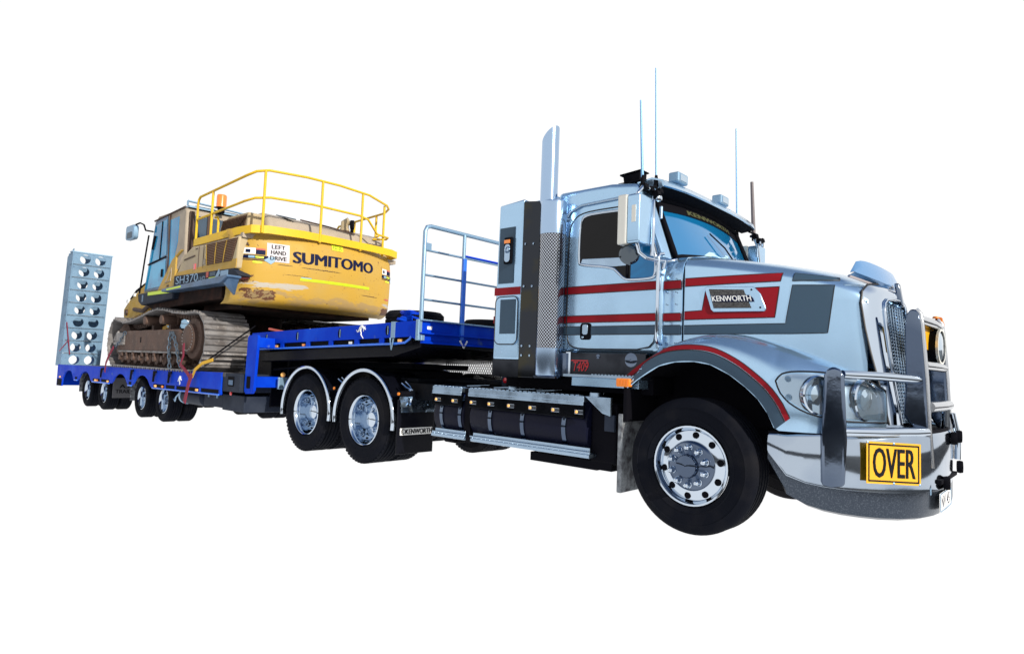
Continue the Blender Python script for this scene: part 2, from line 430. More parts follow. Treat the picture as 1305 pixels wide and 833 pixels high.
# ---- chassis
c = MB()
for s in (-1, 1):
    c.box(-6.35, 0.75, s*0.40-0.04, s*0.40+0.04, 0.72, 1.0)
for x in (-6.2, -5.0, -4.2, -3.3, -2.4, -1.0, 0.3): c.box(x-.06, x+.06, -.36, .36, .78, .96)
c.box(-.09, .09, -.85, .85, .40, .56); c.cyl((-4.22, -.5, .515), (-4.22, .5, .515), .11); c.cyl((-5.53, -.5, .515), (-5.53, .5, .515), .11)
c.lathe([(0, .28), (.2, .25), (.27, .1), (.27, -.1), (.2, -.25), (0, -.28)], (-4.22, 0, .52), (1, 0, 0), 20)
c.lathe([(0, .28), (.2, .25), (.27, .1), (.27, -.1), (.2, -.25), (0, -.28)], (-5.53, 0, .52), (1, 0, 0), 20)
c.box(-1.9, .5, -.35, .35, .55, 1.0); c.box(-.5, .75, -.38, .38, .6, 1.2)
c.box(-2.4, -1.0, -.25, .25, .5, .8)
c.build("chassis", M_chassis, T, 40, .008)
c = MB()
c.lathe([(.0, .0), (.50, .0), (.50, .06), (.42, .10), (0, .10)], (-4.9, 0, 1.12), (0, 0, 1), 28)
c.box(-5.5, -4.3, -.5, .5, 1.0, 1.12)
c.build("fifth_wheel", M_chassis, T, 40, .01)
c = MB(); c.box(-3.95, -2.2, -.46, .46, 1.002, 1.05); c.box(-4.25, -3.1, -.95, .95, .80, .99); c.box(-5.0, -3.6, -.9, .9, .99, 1.04); c.build("chassis_deck", M_chassis, T, 40, .01)
c = MB()
def mesh_line(a, b): c.tube([a, b], .0055, 4, caps=False)
x0, x1, z0, z1 = -5.0, -3.75, 1.05, 1.40
k = -14
while k < 50:
    xa = x0+k*.045
    for sgn in (1, -1):
        pa, pb = (xa, z0), (xa+.35*.62*1, z1)
        if sgn < 0: pa, pb = (xa, z1), (xa+.217, z0)
        t0 = max(0, (x0-pa[0])/(pb[0]-pa[0])); t1 = min(1, (x1-pa[0])/(pb[0]-pa[0]))
        if t1 > t0: mesh_line((lerp(pa[0], pb[0], t0), .80, lerp(pa[1], pb[1], t0)), (lerp(pa[0], pb[0], t1), .80, lerp(pa[1], pb[1], t1)))
    k += 1
mg_ = c.build("mesh_gate", M_blackm, T, kind="stuff")
c = MB(); c.box(-4.42, -4.28, .77, .79, 1.27, 1.33); c.build("gate_plate", M_galv, T); c = MB(); c.box(-3.95, -3.80, .775, .79, 1.08, 1.30); c.build("gate_hinge", M_white, T)
c = MB(); c.lathe([(0, .02), (.16, .015), (.20, 0)], (-3.6, -.2, 1.05), (0, 0, 1), 24); c.build("air_can", M_blackm, T)

# ---- wheels
TY = [(.300, -.10), (.315, -.135), (.36, -.148), (.42, -.152), (.47, -.146), (.500, -.130), (.512, -.112)]
tread = []
for gx in (-.075, -.028, .028, .075):
    tread += [(.515, gx-.012), (.503, gx-.006), (.503, gx+.006), (.515, gx+.012)]
def tyre_prof(k=1.0, ridges=True):
    side = [(.300, .10), (.318, .132), (.345, .142), (.350, .146), (.356, .143), (.40, .151), (.435, .152), (.440, .156), (.447, .151), (.475, .145), (.498, .132), (.512, .112)]
    p = [(r, -a) for r, a in side] + [(.516, -.10)] + tread + [(.516, .10)] + side[::-1]
    return [(r*k, a) for r, a in p]
def tyre(mb, origin, off, k=1.0, kw=1.0, n=56):
    mb.lathe([(r, a*kw+off) for r, a in tyre_prof(k)], origin, (0, -1, 0), n)
    # shoulder blocks
    for i in range(n):
        an = 2*PI*i/n
        for s in (-1, 1):
            o = V(origin)+V((math.cos(an)*.509*k, -off-s*.122*kw, math.sin(an)*.509*k))
            mb.obox(o, V((math.cos(an), 0, math.sin(an)))*.0055, V((0, 1, 0))*.010, V((-math.sin(an), 0, math.cos(an)))*.018)
def steer_wheel(x, y):
    w = empty("front_wheel", (x, y, .515), T)
    m = MB(); m.lathe(tyre_prof(), n=72); m.build("tyre", M_tyre, w, 30)
    m = MB()
    m.lathe([(.262, -.12), (.268, .07), (.285, .095), (.303, .118), (.301, .128), (.288, .126), (.276, .108), (.270, .090), (.262, .084), (.225, .092), (.185, .098), (.0, .098)], n=48)
    m.build("rim", M_chrome, w, 35)
    m = MB(); m.cyl((0, -0.08, 0), (0, -0.0945, 0), 0.026, n=16); hh = m.build("hand_hole", M_blackm, w, 40)
    for k in range(10):
        a = 2*PI*(k+0.3)/10; o = hh if k == 0 else hh.copy()
        if k: COL.objects.link(o)
        o.location = (0.232*math.cos(a), 0, 0.232*math.sin(a))
    m = MB()
    m.lathe([(.188, .09), (.190, .108), (.182, .118), (.165, .128), (.095, .150), (.088, .156), (.086, .185), (.080, .196), (.050, .205), (.0, .208)], n=40)
    m.build("hub_cover", M_chrome_d, w, 35)
    nutm = None
    for k in range(10):
        a = 2*PI*(k+.5)/10; p = (.140*math.cos(a), -.134, .140*math.sin(a))
        if nutm is None:
            m = MB(); m.lathe([(.028, -.012), (.028, .010), (.024, .014), (.0215, .030), (.020, .034), (.0195, .058), (.012, .068), (0, .070)], n=14)
            nutm = m.build("lug_nut", M_chrome, w, 35, loc=(0, 0, 0)); nutm.location = p
        else:
            q = nutm.copy(); COL.objects.link(q); q.location = p
    return w
fw = steer_wheel(0, -1.075)
mirror(fw)
def drive_wheel(x, y):
    w = empty("drive_wheel", (x, y, .515), T)
    m = MB(); tyre(m, (0, 0, 0), .165); m.build("outer_tyre", M_tyre, w, 30)
    m = MB(); tyre(m, (0, 0, 0), -.165); m.build("inner_tyre", M_tyre, w, 30)
    m = MB()
    m.lathe([(.303, .270), (.304, .292), (.296, .300), (.286, .292), (.276, .268), (.268, .22), (.258, .12), (.252, .06), (.240, .035), (.20, .02), (.16, .03), (0, .03)], n=48)
    m.build("rim", M_chrome, w, 35)
    m = MB(); m.cyl((0, -0.015, 0), (0, -0.03, 0), 0.027, n=14); hh = m.build("hand_hole", M_blackm, w, 40)
    for k in range(10):
        a = 2*PI*(k+0.2)/10; o = hh if k == 0 else hh.copy()
        if k: COL.objects.link(o)
        o.location = (0.215*math.cos(a), 0, 0.215*math.sin(a))
    m = MB(); m.lathe([(.125, .02), (.122, .06), (.100, .10), (.096, .165), (.090, .185), (.070, .195), (.0, .197)], n=32)
    m.build("hub", M_chrome, w, 35)
    nut = None
    for k in range(10):
        a = 2*PI*(k+.7)/10; p = (.150*math.cos(a), -.03, .150*math.sin(a))
        if nut is None:
            m = MB(); m.lathe([(.024, -.01), (.024, .03), (.018, .035), (.017, .075), (0, .08)], n=10)
            nut = m.build("lug_nut", M_chrome, w, 35); nut.location = p
        else:
            q = nut.copy(); COL.objects.link(q); q.location = p
    return w
DX = (-4.22, -5.53)
for dx in DX:
    dw = drive_wheel(dx, -.905)
    mirror(dw)

# ---- quarter guards over the drive wheels
for dx in DX:
    q = MB(); rows = []
    for k in range(25):
        a = R(-8+196*k/24)
        rows.append([(dx+.585*math.cos(a), y, .53+.575*math.sin(a)) for y in (-1.205, -1.0, -.8, -.58)])
    q.sheet(rows, (0, 0, .006))
    gd = q.build("wheel_guard", M_black, T, 40)
    q = MB(); q.tube([(dx+.595*math.cos(R(-8+196*k/32)), -1.215, .53+.585*math.sin(R(-8+196*k/32))) for k in range(33)], .026, 10)
    q.build("guard_edge", M_chrome, gd, 60)
    mirror(gd)
    # mounting tube and brackets
    q = MB(); q.cyl((dx+.66, -1.20, .865), (dx+.66, -.42, .865), .032, n=14)
    br = q.build("guard_mount", M_blackm, T, 40)
    q = MB(); q.cyl((dx+.66, -1.212, .865), (dx+.66, -1.2, .865), .018, n=10); q.build("tube_end", M_amber, br, 40)
    for y in (-1.06, -.80):
        q = MB()
        q.tube([(dx+.56, y-.03, .98), (dx+.62, y, .93), (dx+.70, y+.02, .905), (dx+.705, y+.02, .84), (dx+.70, y, .78), (dx+.72, y-.02, .74)], .013, 6)
        q.tube([(dx+.58, y+.01, 1.0), (dx+.64, y+.03, .95), (dx+.70, y+.02, .90)], .010, 6)
        q.obox((dx+.69, y+.015, .865), (.045, 0, 0), (0, .018, 0), (0, 0, .045))
        q.build("clamp", M_chrome, br, 50)
    mirror(br)

# ---- flap ahead of the drive wheels, with its name plate
q = MB(); q.box(-3.585, -3.560, -1.20, -.66, .18, .80)
fl = q.build("mud_flap", M_black, T, bevel=.006)
q = MB(); q.grid([[(-3.52-.05*k/8 + random.uniform(-.014, .014), -1.18+.52*j/12, .655+.20*k/8) for k in range(9)] for j in range(13)])
q.build("crumpled_guard", M_alu, fl, 80, solid=.004)
q = MB(); q.box(-3.559, -3.552, -1.165, -.685, .395, .475); q.build("name_plate", M_white, fl, bevel=.002)
q = MB(); q.text("KENWORTH", lambda u, v: (-3.5495, -1.085+.39*u, .405+.058*v), bold=.007); q.text("K", lambda u, v: (-3.5495, -1.135+.03*u, .408+.053*v))
q.tube([(-3.5505, -1.12+.028*math.cos(2*PI*k/16), .435+.03*math.sin(2*PI*k/16)) for k in range(16)], .004, 5, closed=True)
q.build("lettering", M_ink, fl)
mirror(fl)
fl.name = "mud_flap"
# flap behind the front wheel
q = MB(); q.box(-3.22, -3.02, -.80, -.45, .34, .93); q.build("black_filler_box", M_blackm, T, bevel=.02)  # black block added to fill the dark space between flap and tank
q = MB(); q.box(-.645, -.60, -1.205, -.80, .215, .86)
q.build("front_flap", M_dusty, T, bevel=.008)
q = MB(); q.box(-.60, -.57, -1.20, -.72, .80, 1.14); q.build("flap_hanger", M_blackm, T)
for o in (bpy.data.objects["front_flap"], bpy.data.objects["flap_hanger"]): mirror(o)

# ---- fuel tanks
def tank(x0, x1, nstr):
    q = MB(); cy, cz, r = -.915, .70, .283
    prof = []
    q.lathe([(.0, 0), (r-.03, 0), (r-.008, .008), (r, .03), (r, x1-x0-.03), (r-.008, x1-x0-.008), (r-.03, x1-x0), (0, x1-x0)], (x0, cy, cz), (1, 0, 0), 40)
    t = q.build("fuel_tank", M_tank, T, 40)
    for sx in nstr:
        q = MB(); rows = [[(sx+d, cy+(r+.006)*math.cos(R(a)), cz+(r+.006)*math.sin(R(a))) for d in (-.022, .022)] for a in range(95, 272, 8)]
        q.sheet(rows, (0, -.004, 0)); q.obox((sx, cy-(r+.012)*math.cos(R(18)), cz+(r+.012)*math.sin(R(18))), (.012, 0, 0), (0, .006, 0), (0, 0, .03))
        q.build("tank_strap", M_chrome_d, t, 40)
    return t
ta = tank(-2.97, -2.50, (-2.83, -2.55)); tb = tank(-2.42, -.97, (-2.12, -1.70, -1.21))
for t_, x0, x1, ls in ((ta, -2.96, -2.51, (-2.90, -2.64)), (tb, -2.41, -.985, (-2.37, -2.12, -1.86, -1.59, -1.32, -1.06))):
    q = MB(); q.box(x0, x1, -1.215, -1.205, .795, .905); q.box(x0, x1, -1.225, -1.205, .790, .796)
    q.build("light_strip", M_steel_refl, t_)
    q = MB(); q.box(x0, x1, -1.225, -1.14, .935, .985); q.box(x0, x1, -1.232, -1.222, .905, .940)
    n = int((x1-x0)/.055)
    for i in range(n): q.box(x0+i*.055+.01, x0+i*.055+.045, -1.218, -1.150, .985, .994)
    q.build("upper_step", M_alu, t_, bevel=.004)
    for lx in ls:
        q = MB(); q.lathe([(.0, .020), (.010, .017), (.015, .008), (.017, 0)], (lx, -1.216, .845), (0, -1, 0), 14)
        bz = q.build("side_light", M_amberon, t_, 60)
        q = MB(); q.obox((lx+.025, -1.219, .845), (.045, 0, 0), (0, .004, 0), (0, 0, .018)); q.build("light_bezel", M_chrome, bz, bevel=.003)
for x0, x1 in ((-2.93, -2.43), (-2.36, -.90)):
    q = MB(); q.box(x0, x1, -1.245, -1.03, .462, .492); q.box(x0, x1, -1.235, -1.225, .492, .515); q.box(x0+.02, x1-.02, -1.205, -1.195, .495, .545)
    n = int((x1-x0)/.06)
    for i in range(n): q.box(x0+i*.06+.012, x0+i*.06+.048, -1.24, -1.05, .492, .500)
    q.build("lower_step", M_alu, T, bevel=.004)
q = MB(); q.box(-2.40, -2.34, -1.250, -1.24, .44, .50); q.box(-2.50, -2.42, -1.18, -.66, .46, .98); q.build("step_hanger", M_blackm, T)
q = MB(); q.box(-1.75, -.98, -1.0, -.5, .33, .41); q.box(-1.25, -.75, -1.12, -.5, .36, .43); q.build("belly_tray", M_blackm, T)
q = MB(); q.box(-.965, -.70, -1.13, -.62, .42, .93); q.build("battery_box", M_blackm, T, bevel=.02)
q = MB(); q.prism([(-.985, -1.21, .985), (-.72, -1.21, .985), (-.72, -1.21, .83), (-.80, -1.21, .85)], (0, .03, 0)); q.build("step_end_bracket", M_alu, T, bevel=.004)
q = MB(); q.box(-.80, -.70, -1.175, -1.14, .70, .84); q.build("junction_plate", M_dkgrey, T, bevel=.006)
q = MB(); q.cyl((-2.10, -.88, .975), (-2.10, -.88, 1.03), .065, .06, 20); q.build("fuel_cap", M_alu, T, 40); q = MB(); q.cyl((-1.06, -.92, .972), (-1.06, -.92, 1.01), .07, .066, 20); q.build("fuel_cap", M_alu, T, 40)
for i, (x0, x1) in enumerate(((-2.75, -2.60), (-2.35, -2.15), (-2.05, -1.85), (-1.78, -1.60))):
    q = MB(); q.obox(((x0+x1)/2, -.82, 1.0), ((x1-x0)/2, .03, .006), (-.03, .10, 0), (0, 0, .006))
    q.build("tank_top_plate", M_alu, T, bevel=.003)
q = MB(); q.box(-3.05, -.70, -.70, -.40, .88, .965); q.build("side_ledge", M_chassis, T)
q = MB(); q.obox((-2.42, -.62, 1.05), (.05, 0, 0), (0, .05, 0), (0, 0, .09)); q.build("tail_light_box", M_dkgrey, T, bevel=.006)
q = MB(); q.lathe([(0, .012), (.03, .0)], (-2.42, -.672, 1.07), (0, -1, 0), 14); q.build("red_reflector", M_redlamp, T)

# ---- cab and sleeper
def yround(prof, yw, r, n=5):
    """section outline: flat side at yw, rounded roof edge of radius r on the roof line"""
    return prof
cabp = [(-1.50, 1.36), (-.36, 1.36), (-.36, 2.17), (-.40, 2.20), (-.58, 2.74), (-.62, 2.86), (-.9, 2.895), (-1.50, 2.90)]
q = MB(); q.prism([(x, -1.03, z) for x, z in cabp], (0, 2.06, 0))
q.build("cab_shell", M_silver, T, 40, .07, seg=4)
q = MB(); q.prism([(-2.12, -1.03, 1.28), (-1.52, -1.03, 1.28), (-1.52, -1.03, 2.895), (-2.05, -1.03, 2.855), (-2.12, -1.03, 2.80)], (0, 2.06, 0))
q.build("sleeper", M_silver, T, 40, .05, seg=3)
q = MB(); q.box(-2.12, -.45, -.98, .98, 1.02, 1.30); q.build("cab_floor", M_blackm, T)
# sleeper side lockers, both sides
q = MB(); q.prism([(-2.12, -1.20, 1.285), (-1.775, -1.20, 1.285), (-1.775, -1.20, 2.845), (-2.10, -1.20, 2.82)], (0, .20, 0))
lk = q.build("side_locker", M_silver, T, 40, .02, seg=3)
q = MB(); q.box(-2.119, -1.78, -1.206, -1.199, 1.915, 1.99); q.build("red_band", M_red, lk); q = MB(); q.box(-2.122, -2.09, -1.203, -1.15, 1.64, 1.71); q.build("red_corner_tab", M_red, lk)
q = MB(); q.box(-2.075, -1.875, -1.207, -1.199, 2.03, 2.585)
sp = q.build("slate_panel", M_slate, lk, bevel=.002)
q = MB(); q.box(-1.99, -1.89, -1.235, -1.207, 2.22, 2.48); q.build("wall_bracket", M_blackm, sp, bevel=.008)
q = MB(); q.prism(rrect(-1.975, -1.905, 2.235, 2.41, .03, c=-1.24), (0, .01, 0)); q.tube([(-1.94+.024*math.cos(2*PI*k/14), -1.245, 2.355+.028*math.sin(2*PI*k/14)) for k in range(14)], .007, 6, closed=True); q.build("steel_latch", M_alu, sp, 40)
q = MB(); q.box(-1.985, -1.91, -1.239, -1.234, 2.42, 2.455); q.build("amber_tab", M_amber, sp)
q = MB(); q.prism(rrect(-2.095, -1.795, 1.43, 1.90, .06, c=-1.212), (0, .015, 0))
ld = q.build("locker_door", M_silver, lk, 40, .004)
q = MB(); q.tube(rrect(-2.092, -1.798, 1.433, 1.897, .06, c=-1.211), .006, 6, closed=True); q.build("door_seal", M_line, ld)
q = MB(); q.box(-2.025, -1.825, -1.216, -1.211, 1.535, 1.87); q.build("slate_inset", M_slate, ld)
q = MB()
for z in (1.31, 1.36, 1.41):
    for x in (-2.08, -2.01, -1.94, -1.87, -1.81):
        q.lathe([(0, .004), (.006, .0)], (x, -1.20, z), (0, -1, 0), 6)
q.build("rivets", M_alu, lk, kind="stuff")
q = MB(); q.box(-2.12, -1.78, -1.195, -1.0, 1.12, 1.284); q.build("locker_skirt", M_steel_refl, lk)
mirror(lk)
# polished panel between locker and muffler, its dark reflection painted in
q = MB(); q.prism([(-1.774, -1.205, 1.12), (-1.47, -1.12, 1.12), (-1.47, -1.12, 2.80), (-1.774, -1.205, 2.82)], (0, .10, 0))
pp = q.build("polished_panel", M_panel, T, bevel=.008)
q = MB()
for z in (1.33, 1.42, 1.99, 2.4): q.lathe([(0, .006), (.012, 0)], (-1.74, -1.205, z), (.27, -.96, 0), 8); q.lathe([(0, .006), (.012, 0)], (-1.66, -1.18, z), (.27, -.96, 0), 8)
q.build("panel_bolts", M_alu, pp, kind="stuff")
mirror(pp)
# muffler and stack
def stack(sy):
    e = empty("exhaust", (-1.46, sy*1.13, 0), T)
    q = MB(); q.lathe([(.05, 1.135), (.126, 1.14), (.130, 1.16), (.130, 1.40), (.126, 1.402)], axis=(0, 0, 1), n=36)
    q.build("muffler_foot", M_stack, e, 40)
    q = MB(); q.lathe([(.126, 2.46), (.130, 2.462), (.130, 2.755), (.124, 2.775), (.09, 2.79), (.05, 2.795)], axis=(0, 0, 1), n=36)
    q.build("muffler_cap", M_stack, e, 40)
    q = MB(); n = 48; P = []; uv = []
    for z in (1.40, 1.93, 2.46):
        P.append([(.1285*math.cos(2*PI*k/n), .1285*math.sin(2*PI*k/n), z) for k in range(n+1)])
        uv += [(round(2*PI*.1285/.028)*k/n, (z-1.4)/.032) for k in range(n+1)]
    q.grid(P, flip=True); q.uv = uv
    q.build("heat_shield", M_perf, e, 60)
    q = MB(); n = 32; r = .083
    A = []
    for z in (2.77, 3.0, 3.2): A.append([(r*math.cos(2*PI*k/n)-.068, r*math.sin(2*PI*k/n), z) for k in range(n+1)])
    A.append([(r*math.cos(2*PI*k/n)-.068, r*math.sin(2*PI*k/n), 3.43+.085*math.cos(2*PI*k/n)) for k in range(n+1)])
    q.grid(A, flip=True)
    q.build("stack_pipe", M_stack, e, 60)
    q = MB(); q.lathe([(.135, 1.12), (.150, 1.125), (.150, 1.14), (.132, 1.15)], axis=(0, 0, 1), n=30); q.box(.10, .20, -.02*sy-.02, .02, 1.15, 1.36)
    q.build("muffler_bracket", M_chrome_d, e, 40)
    return e
stack(-1); stack(1)

def side_stripes(x0, x1, y, parent, th=.004):
    for z0, z1, nm, m in ((1.905, 1.975, "red_stripe", M_red), (1.64, 1.705, "red_stripe", M_red), (1.53, 1.605, "slate_stripe", M_slate)):
        q = MB(); q.box(x0, x1, y-th, y, z0, z1, 0)
        for z in (z0, z1): q.box(x0, x1, y-th-.001, y-th+.001, z-.003, z+.003, 1)
        q.build(nm, [m, M_line], parent)
# cab side behind the door
cs = MB().box(-1.41, -1.337, -1.0345, -1.02, 1.40, 2.50).build("door_pillar", M_silver, T, bevel=.004)
side_stripes(-1.41, -1.337, -1.035, cs)
mirror(cs)
# door
dpts = [(-1.26, -1.044, 1.40), (-.40, -1.044, 1.40), (-.40, -1.044, 2.19), (-.555, -1.044, 2.66), (-1.18, -1.044, 2.665), (-1.30, -1.044, 2.60), (-1.335, -1.044, 2.48), (-1.335, -1.044, 1.50)]
dpts = soften(dpts)
q = MB(); q.prism(dpts, (0, .03, 0))
door = q.build("door", M_silver, T, 40, .008, seg=2)
q = MB(); q.tube([(x, -1.043, z) for x, _, z in dpts], .006, 6, closed=True); q.build("door_seal", M_line, door)
side_stripes(-1.325, -.405, -1.045, door)
wpts = [(-1.21, 2.20), (-1.19, 2.17), (-.84, 2.125), (-.78, 2.07), (-.72, 2.015), (-.66, 2.0), (-.44, 2.0), (-.415, 2.03), (-.415, 2.19), (-.55, 2.62), (-1.14, 2.635), (-1.205, 2.58)]
wpts = [(p[0], p[2]) for p in soften([(x, 0, z) for x, z in wpts])]
q = MB(); q.prism([(x, -1.050, z) for x, z in wpts], (0, .01, 0)); win = q.build("window", M_glass_d, door)
q = MB(); q.tube([(x, -1.052, z) for x, z in wpts], .013, 8, closed=True); q.build("window_frame", M_chrome, win, 60)
q = MB(); q.prism([(-1.19, -1.054, 2.175), (-.84, -1.054, 2.13), (-.66, -1.054, 2.13), (-.66, -1.054, 2.20), (-1.17, -1.054, 2.225)], (0, .008, 0)); q.build("sill_reflector", M_alu, win, bevel=.003)
q = MB(); q.tube([(-.69, -1.054, 2.02), (-.69, -1.054, 2.60)], .012, 6); q.build("quarter_bar", M_blackm, win)
q = MB(); q.prism([(-.655, -1.0525, 2.01), (-.43, -1.0525, 2.01), (-.43, -1.0525, 2.18), (-.52, -1.0525, 2.46), (-.655, -1.0525, 2.46)], (0, .004, 0)); q.build("quarter_glass", M_glass_w, win)
q = MB(); q.prism(rrect(-1.17, -1.055, 1.485, 1.635, .025, c=-1.052), (0, .01, 0)); hd = q.build("handle_recess", M_blackm, door)
q = MB(); q.prism(rrect(-1.145, -1.085, 1.53, 1.625, .02, c=-1.060), (0, .012, 0)); q.lathe([(0, .01), (.012, .008), (.014, 0)], (-1.14, -1.053, 1.507), (0, -1, 0), 12); q.build("door_handle", M_alu, hd, 40, .004)
q = MB()
for z in (1.47, 1.95, 2.55): q.cyl((-.375, -1.052, z-.05), (-.375, -1.052, z+.05), .014, n=10)
q.build("hinge", M_alu, door, 40)
mirror(door)
# rain channel over the door
q = MB(); q.tube([(-1.40, -1.045, 2.40), (-1.39, -1.045, 2.60), (-1.33, -1.045, 2.69), (-1.2, -1.045, 2.73), (-.60, -1.045, 2.745)], .012, 8)
rc = q.build("rain_gutter", M_alu, T, 60)
mirror(rc)
# grab rails
def rail(x, z0, z1, name):
    q = MB(); q.tube([(x, -1.035, z0), (x, -1.105, z0+.01), (x, -1.115, z0+.04), (x, -1.115, z1-.04), (x, -1.105, z1-.01), (x, -1.035, z1)], .015, 10)
    zm = (z0+z1)/2+.2
    q.tube([(x, -1.115, zm), (x, -1.035, zm)], .012, 8)
    o = q.build(name, M_chrome, T, 60); mirror(o)
rail(-1.355, 1.37, 2.62, "grab_rail"); rail(-.355, 1.45, 2.20, "grab_rail")
# entry step box
q = MB(); q.box(-1.26, -.46, -1.10, -.70, 1.17, 1.365)
st = q.build("step_box", M_steel_refl, T, bevel=.006)
q = MB(); q.box(-1.275, -1.225, -1.112, -1.0, 1.16, 1.37); q.build("step_end", M_chrome, st); q = MB(); q.lathe([(0, .01), (.02, .006), (.022, 0)], (-.93, -1.10, 1.335), (0, -1, 0), 12); q.lathe([(.0, .004), (.045, .006), (.06, 0)], (-.60, -1.10, 1.31), (0, -1, 0), 16)
q.build("step_trim", M_chrome_d, st, 40, kind="stuff")
q = MB(); q.box(-1.25, -.46, -1.18, -1.0, 1.15, 1.172)
for i in range(14): q.box(-.95+i*.034, -.93+i*.034, -1.17, -1.02, 1.172, 1.180)
q.build("tread_plate", M_alu, st)
q = MB(); q.box(-1.19, -.50, -1.13, -.80, 1.07, 1.148); q.build("step_panel", M_silver, st, bevel=.004)
q = MB(); q.text("T409", on_side(-1.195, -1.03, 1.20, 1.285, -1.1025), bold=.012); q.build("red_lettering", M_redt, st)
q = MB(); q.box(-1.22, -1.04, -1.103, -1.1, 1.29, 1.30); q.build("red_line", M_redt, st)
st2 = mirror(st)
q = MB(); q.prism(rrect(-.655, -.53, 1.085, 1.155, .012, c=-1.235), (0, .05, 0)); il = q.build("indicator", M_amber, T, bevel=.004)
q = MB()
for i in range(4): q.box(-.64+i*.028, -.625+i*.028, -1.238, -1.234, 1.10, 1.14)
q.build("indicator_lens", M_orange, il)
mirror(il)

# ---- cowl between door and hood
cw_pts = lambda x: [(x, -.99, 1.42), (x, -.99, 2.02), (x, -.965, 2.12), (x, -.90, 2.18), (x, -.6, 2.235), (x, 0, 2.27), (x, .6, 2.235), (x, .90, 2.18), (x, .965, 2.12), (x, .99, 2.02), (x, .99, 1.42)]
q = MB(); q.grid([cw_pts(-.42), cw_pts(-.20)], flip=True)
cowl = q.build("cowl", M_silver, T, 50, solid=.01)
side_stripes(-.36, -.205, -1.0035, cowl)
q = MB()
for x in (-.335, -.25):
    for z in (1.46, 1.57, 1.67, 1.78, 1.88, 1.99, 2.08): q.lathe([(0, .003), (.006, 0)], (x, -1.003, z), (0, -1, 0), 6)
q.build("rivets", M_chrome_d, cowl, kind="stuff")

# ---- windscreen, pillars, visor
WS = [(-.335, -.88, 2.19), (-.27, -.45, 2.235), (-.24, 0, 2.25), (-.27, .45, 2.235), (-.335, .88, 2.19)]
WT = [(-.555, -.86, 2.74), (-.51, -.45, 2.76), (-.49, 0, 2.765), (-.51, .45, 2.76), (-.555, .86, 2.74)]
def wsp(u, v, off=0.0):
    a = [smoothtab([(i/4, WS[i][k]) for i in range(5)], u) for k in range(3)]; b = [smoothtab([(i/4, WT[i][k]) for i in range(5)], u) for k in range(3)]
    return (lerp(a[0], b[0], v)+off*.93, lerp(a[1], b[1], v), lerp(a[2], b[2], v)+off*.36)
q = MB(); q.grid([[wsp(i/20, j/8) for j in range(9)] for i in range(21)])
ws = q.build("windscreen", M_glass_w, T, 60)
q = MB(); ring = [wsp(i/20, 0, .012) for i in range(21)]+[wsp(1, j/8, .012) for j in range(1, 9)]+[wsp(1-i/20, 1, .012) for i in range(1, 21)]+[wsp(0, 1-j/8, .012) for j in range(1, 8)]
q.tube(ring, .028, 8, closed=True); q.build("windscreen_seal", M_blackm, ws, 60)
q = MB(); q.grid([[wsp(i/20, .80+.20*j/2, .006) for j in range(3)] for i in range(21)]); q.build("sun_strip", M_blackm, ws, 60)
q = MB(); q.text("KENWORTH", lambda u, v: wsp(.28+.52*u, .825+.085*v, .010), bold=.007); q.build("strip_lettering", mat("olive_letters", (.07, .078, .03), .6), ws)
q = MB()
for a, b in (((.56, .02), (.40, .52)), ((.74, .02), (.60, .14)), ((.62, .02), (.90, .10)), ((.66, .13), (.90, .05))):
    q.tube([wsp(*a, .035), wsp(lerp(a[0], b[0], .5), lerp(a[1], b[1], .5), .05), wsp(*b, .03)], .007, 6)
q.build("wiper", M_blackm, ws)
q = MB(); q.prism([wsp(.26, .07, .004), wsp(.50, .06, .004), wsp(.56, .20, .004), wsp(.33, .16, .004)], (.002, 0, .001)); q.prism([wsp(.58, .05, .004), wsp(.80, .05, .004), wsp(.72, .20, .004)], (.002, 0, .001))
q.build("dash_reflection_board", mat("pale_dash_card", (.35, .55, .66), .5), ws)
# side skins beside the glass
q = MB(); q.prism([(-.36, -1.02, 2.18), (-.325, -.93, 2.17), (-.545, -.90, 2.76), (-.60, -1.0, 2.76)], (-.03, 0, -.01)); ap = q.build("pillar", M_silver, T, bevel=.01)
mirror(ap)
# visor: curved, over the glass
q = MB(); top = []
for i in range(25):
    y = -1.0+2*i/24; f = 1-abs(y)**3
    top.append([(-.66, y*.97, 2.875+.03*f), (-.50, y, 2.885+.03*f), (-.38-.02*(1-f), y*1.0, 2.85+.025*f), (-.33-.05*(1-f), y*1.0, 2.795+.02*f)])
q.grid(top)
vs = q.build("sun_visor", M_silver, T, 50, solid=.015)
q = MB(); q.grid([[(-.345-.05*(1-(1-abs(y)**3)), y, 2.79+.02*(1-abs(y)**3)), (-.50, y*.93, 2.755)] for y in [-1.0+2*i/24 for i in range(25)]], flip=True); q.build("visor_lining", M_blackm, vs, 50, solid=.004)
for y in (-.62, .27):
    q = MB(); q.box(-.50, -.40, y-.095, y+.095, 2.905, 3.00); lt = q.build("roof_light", M_galv, vs, bevel=.015)
    q = MB(); q.box(-.40, -.396, y-.06, y+.06, 2.925, 2.98); q.build("light_lens", M_lens, lt)
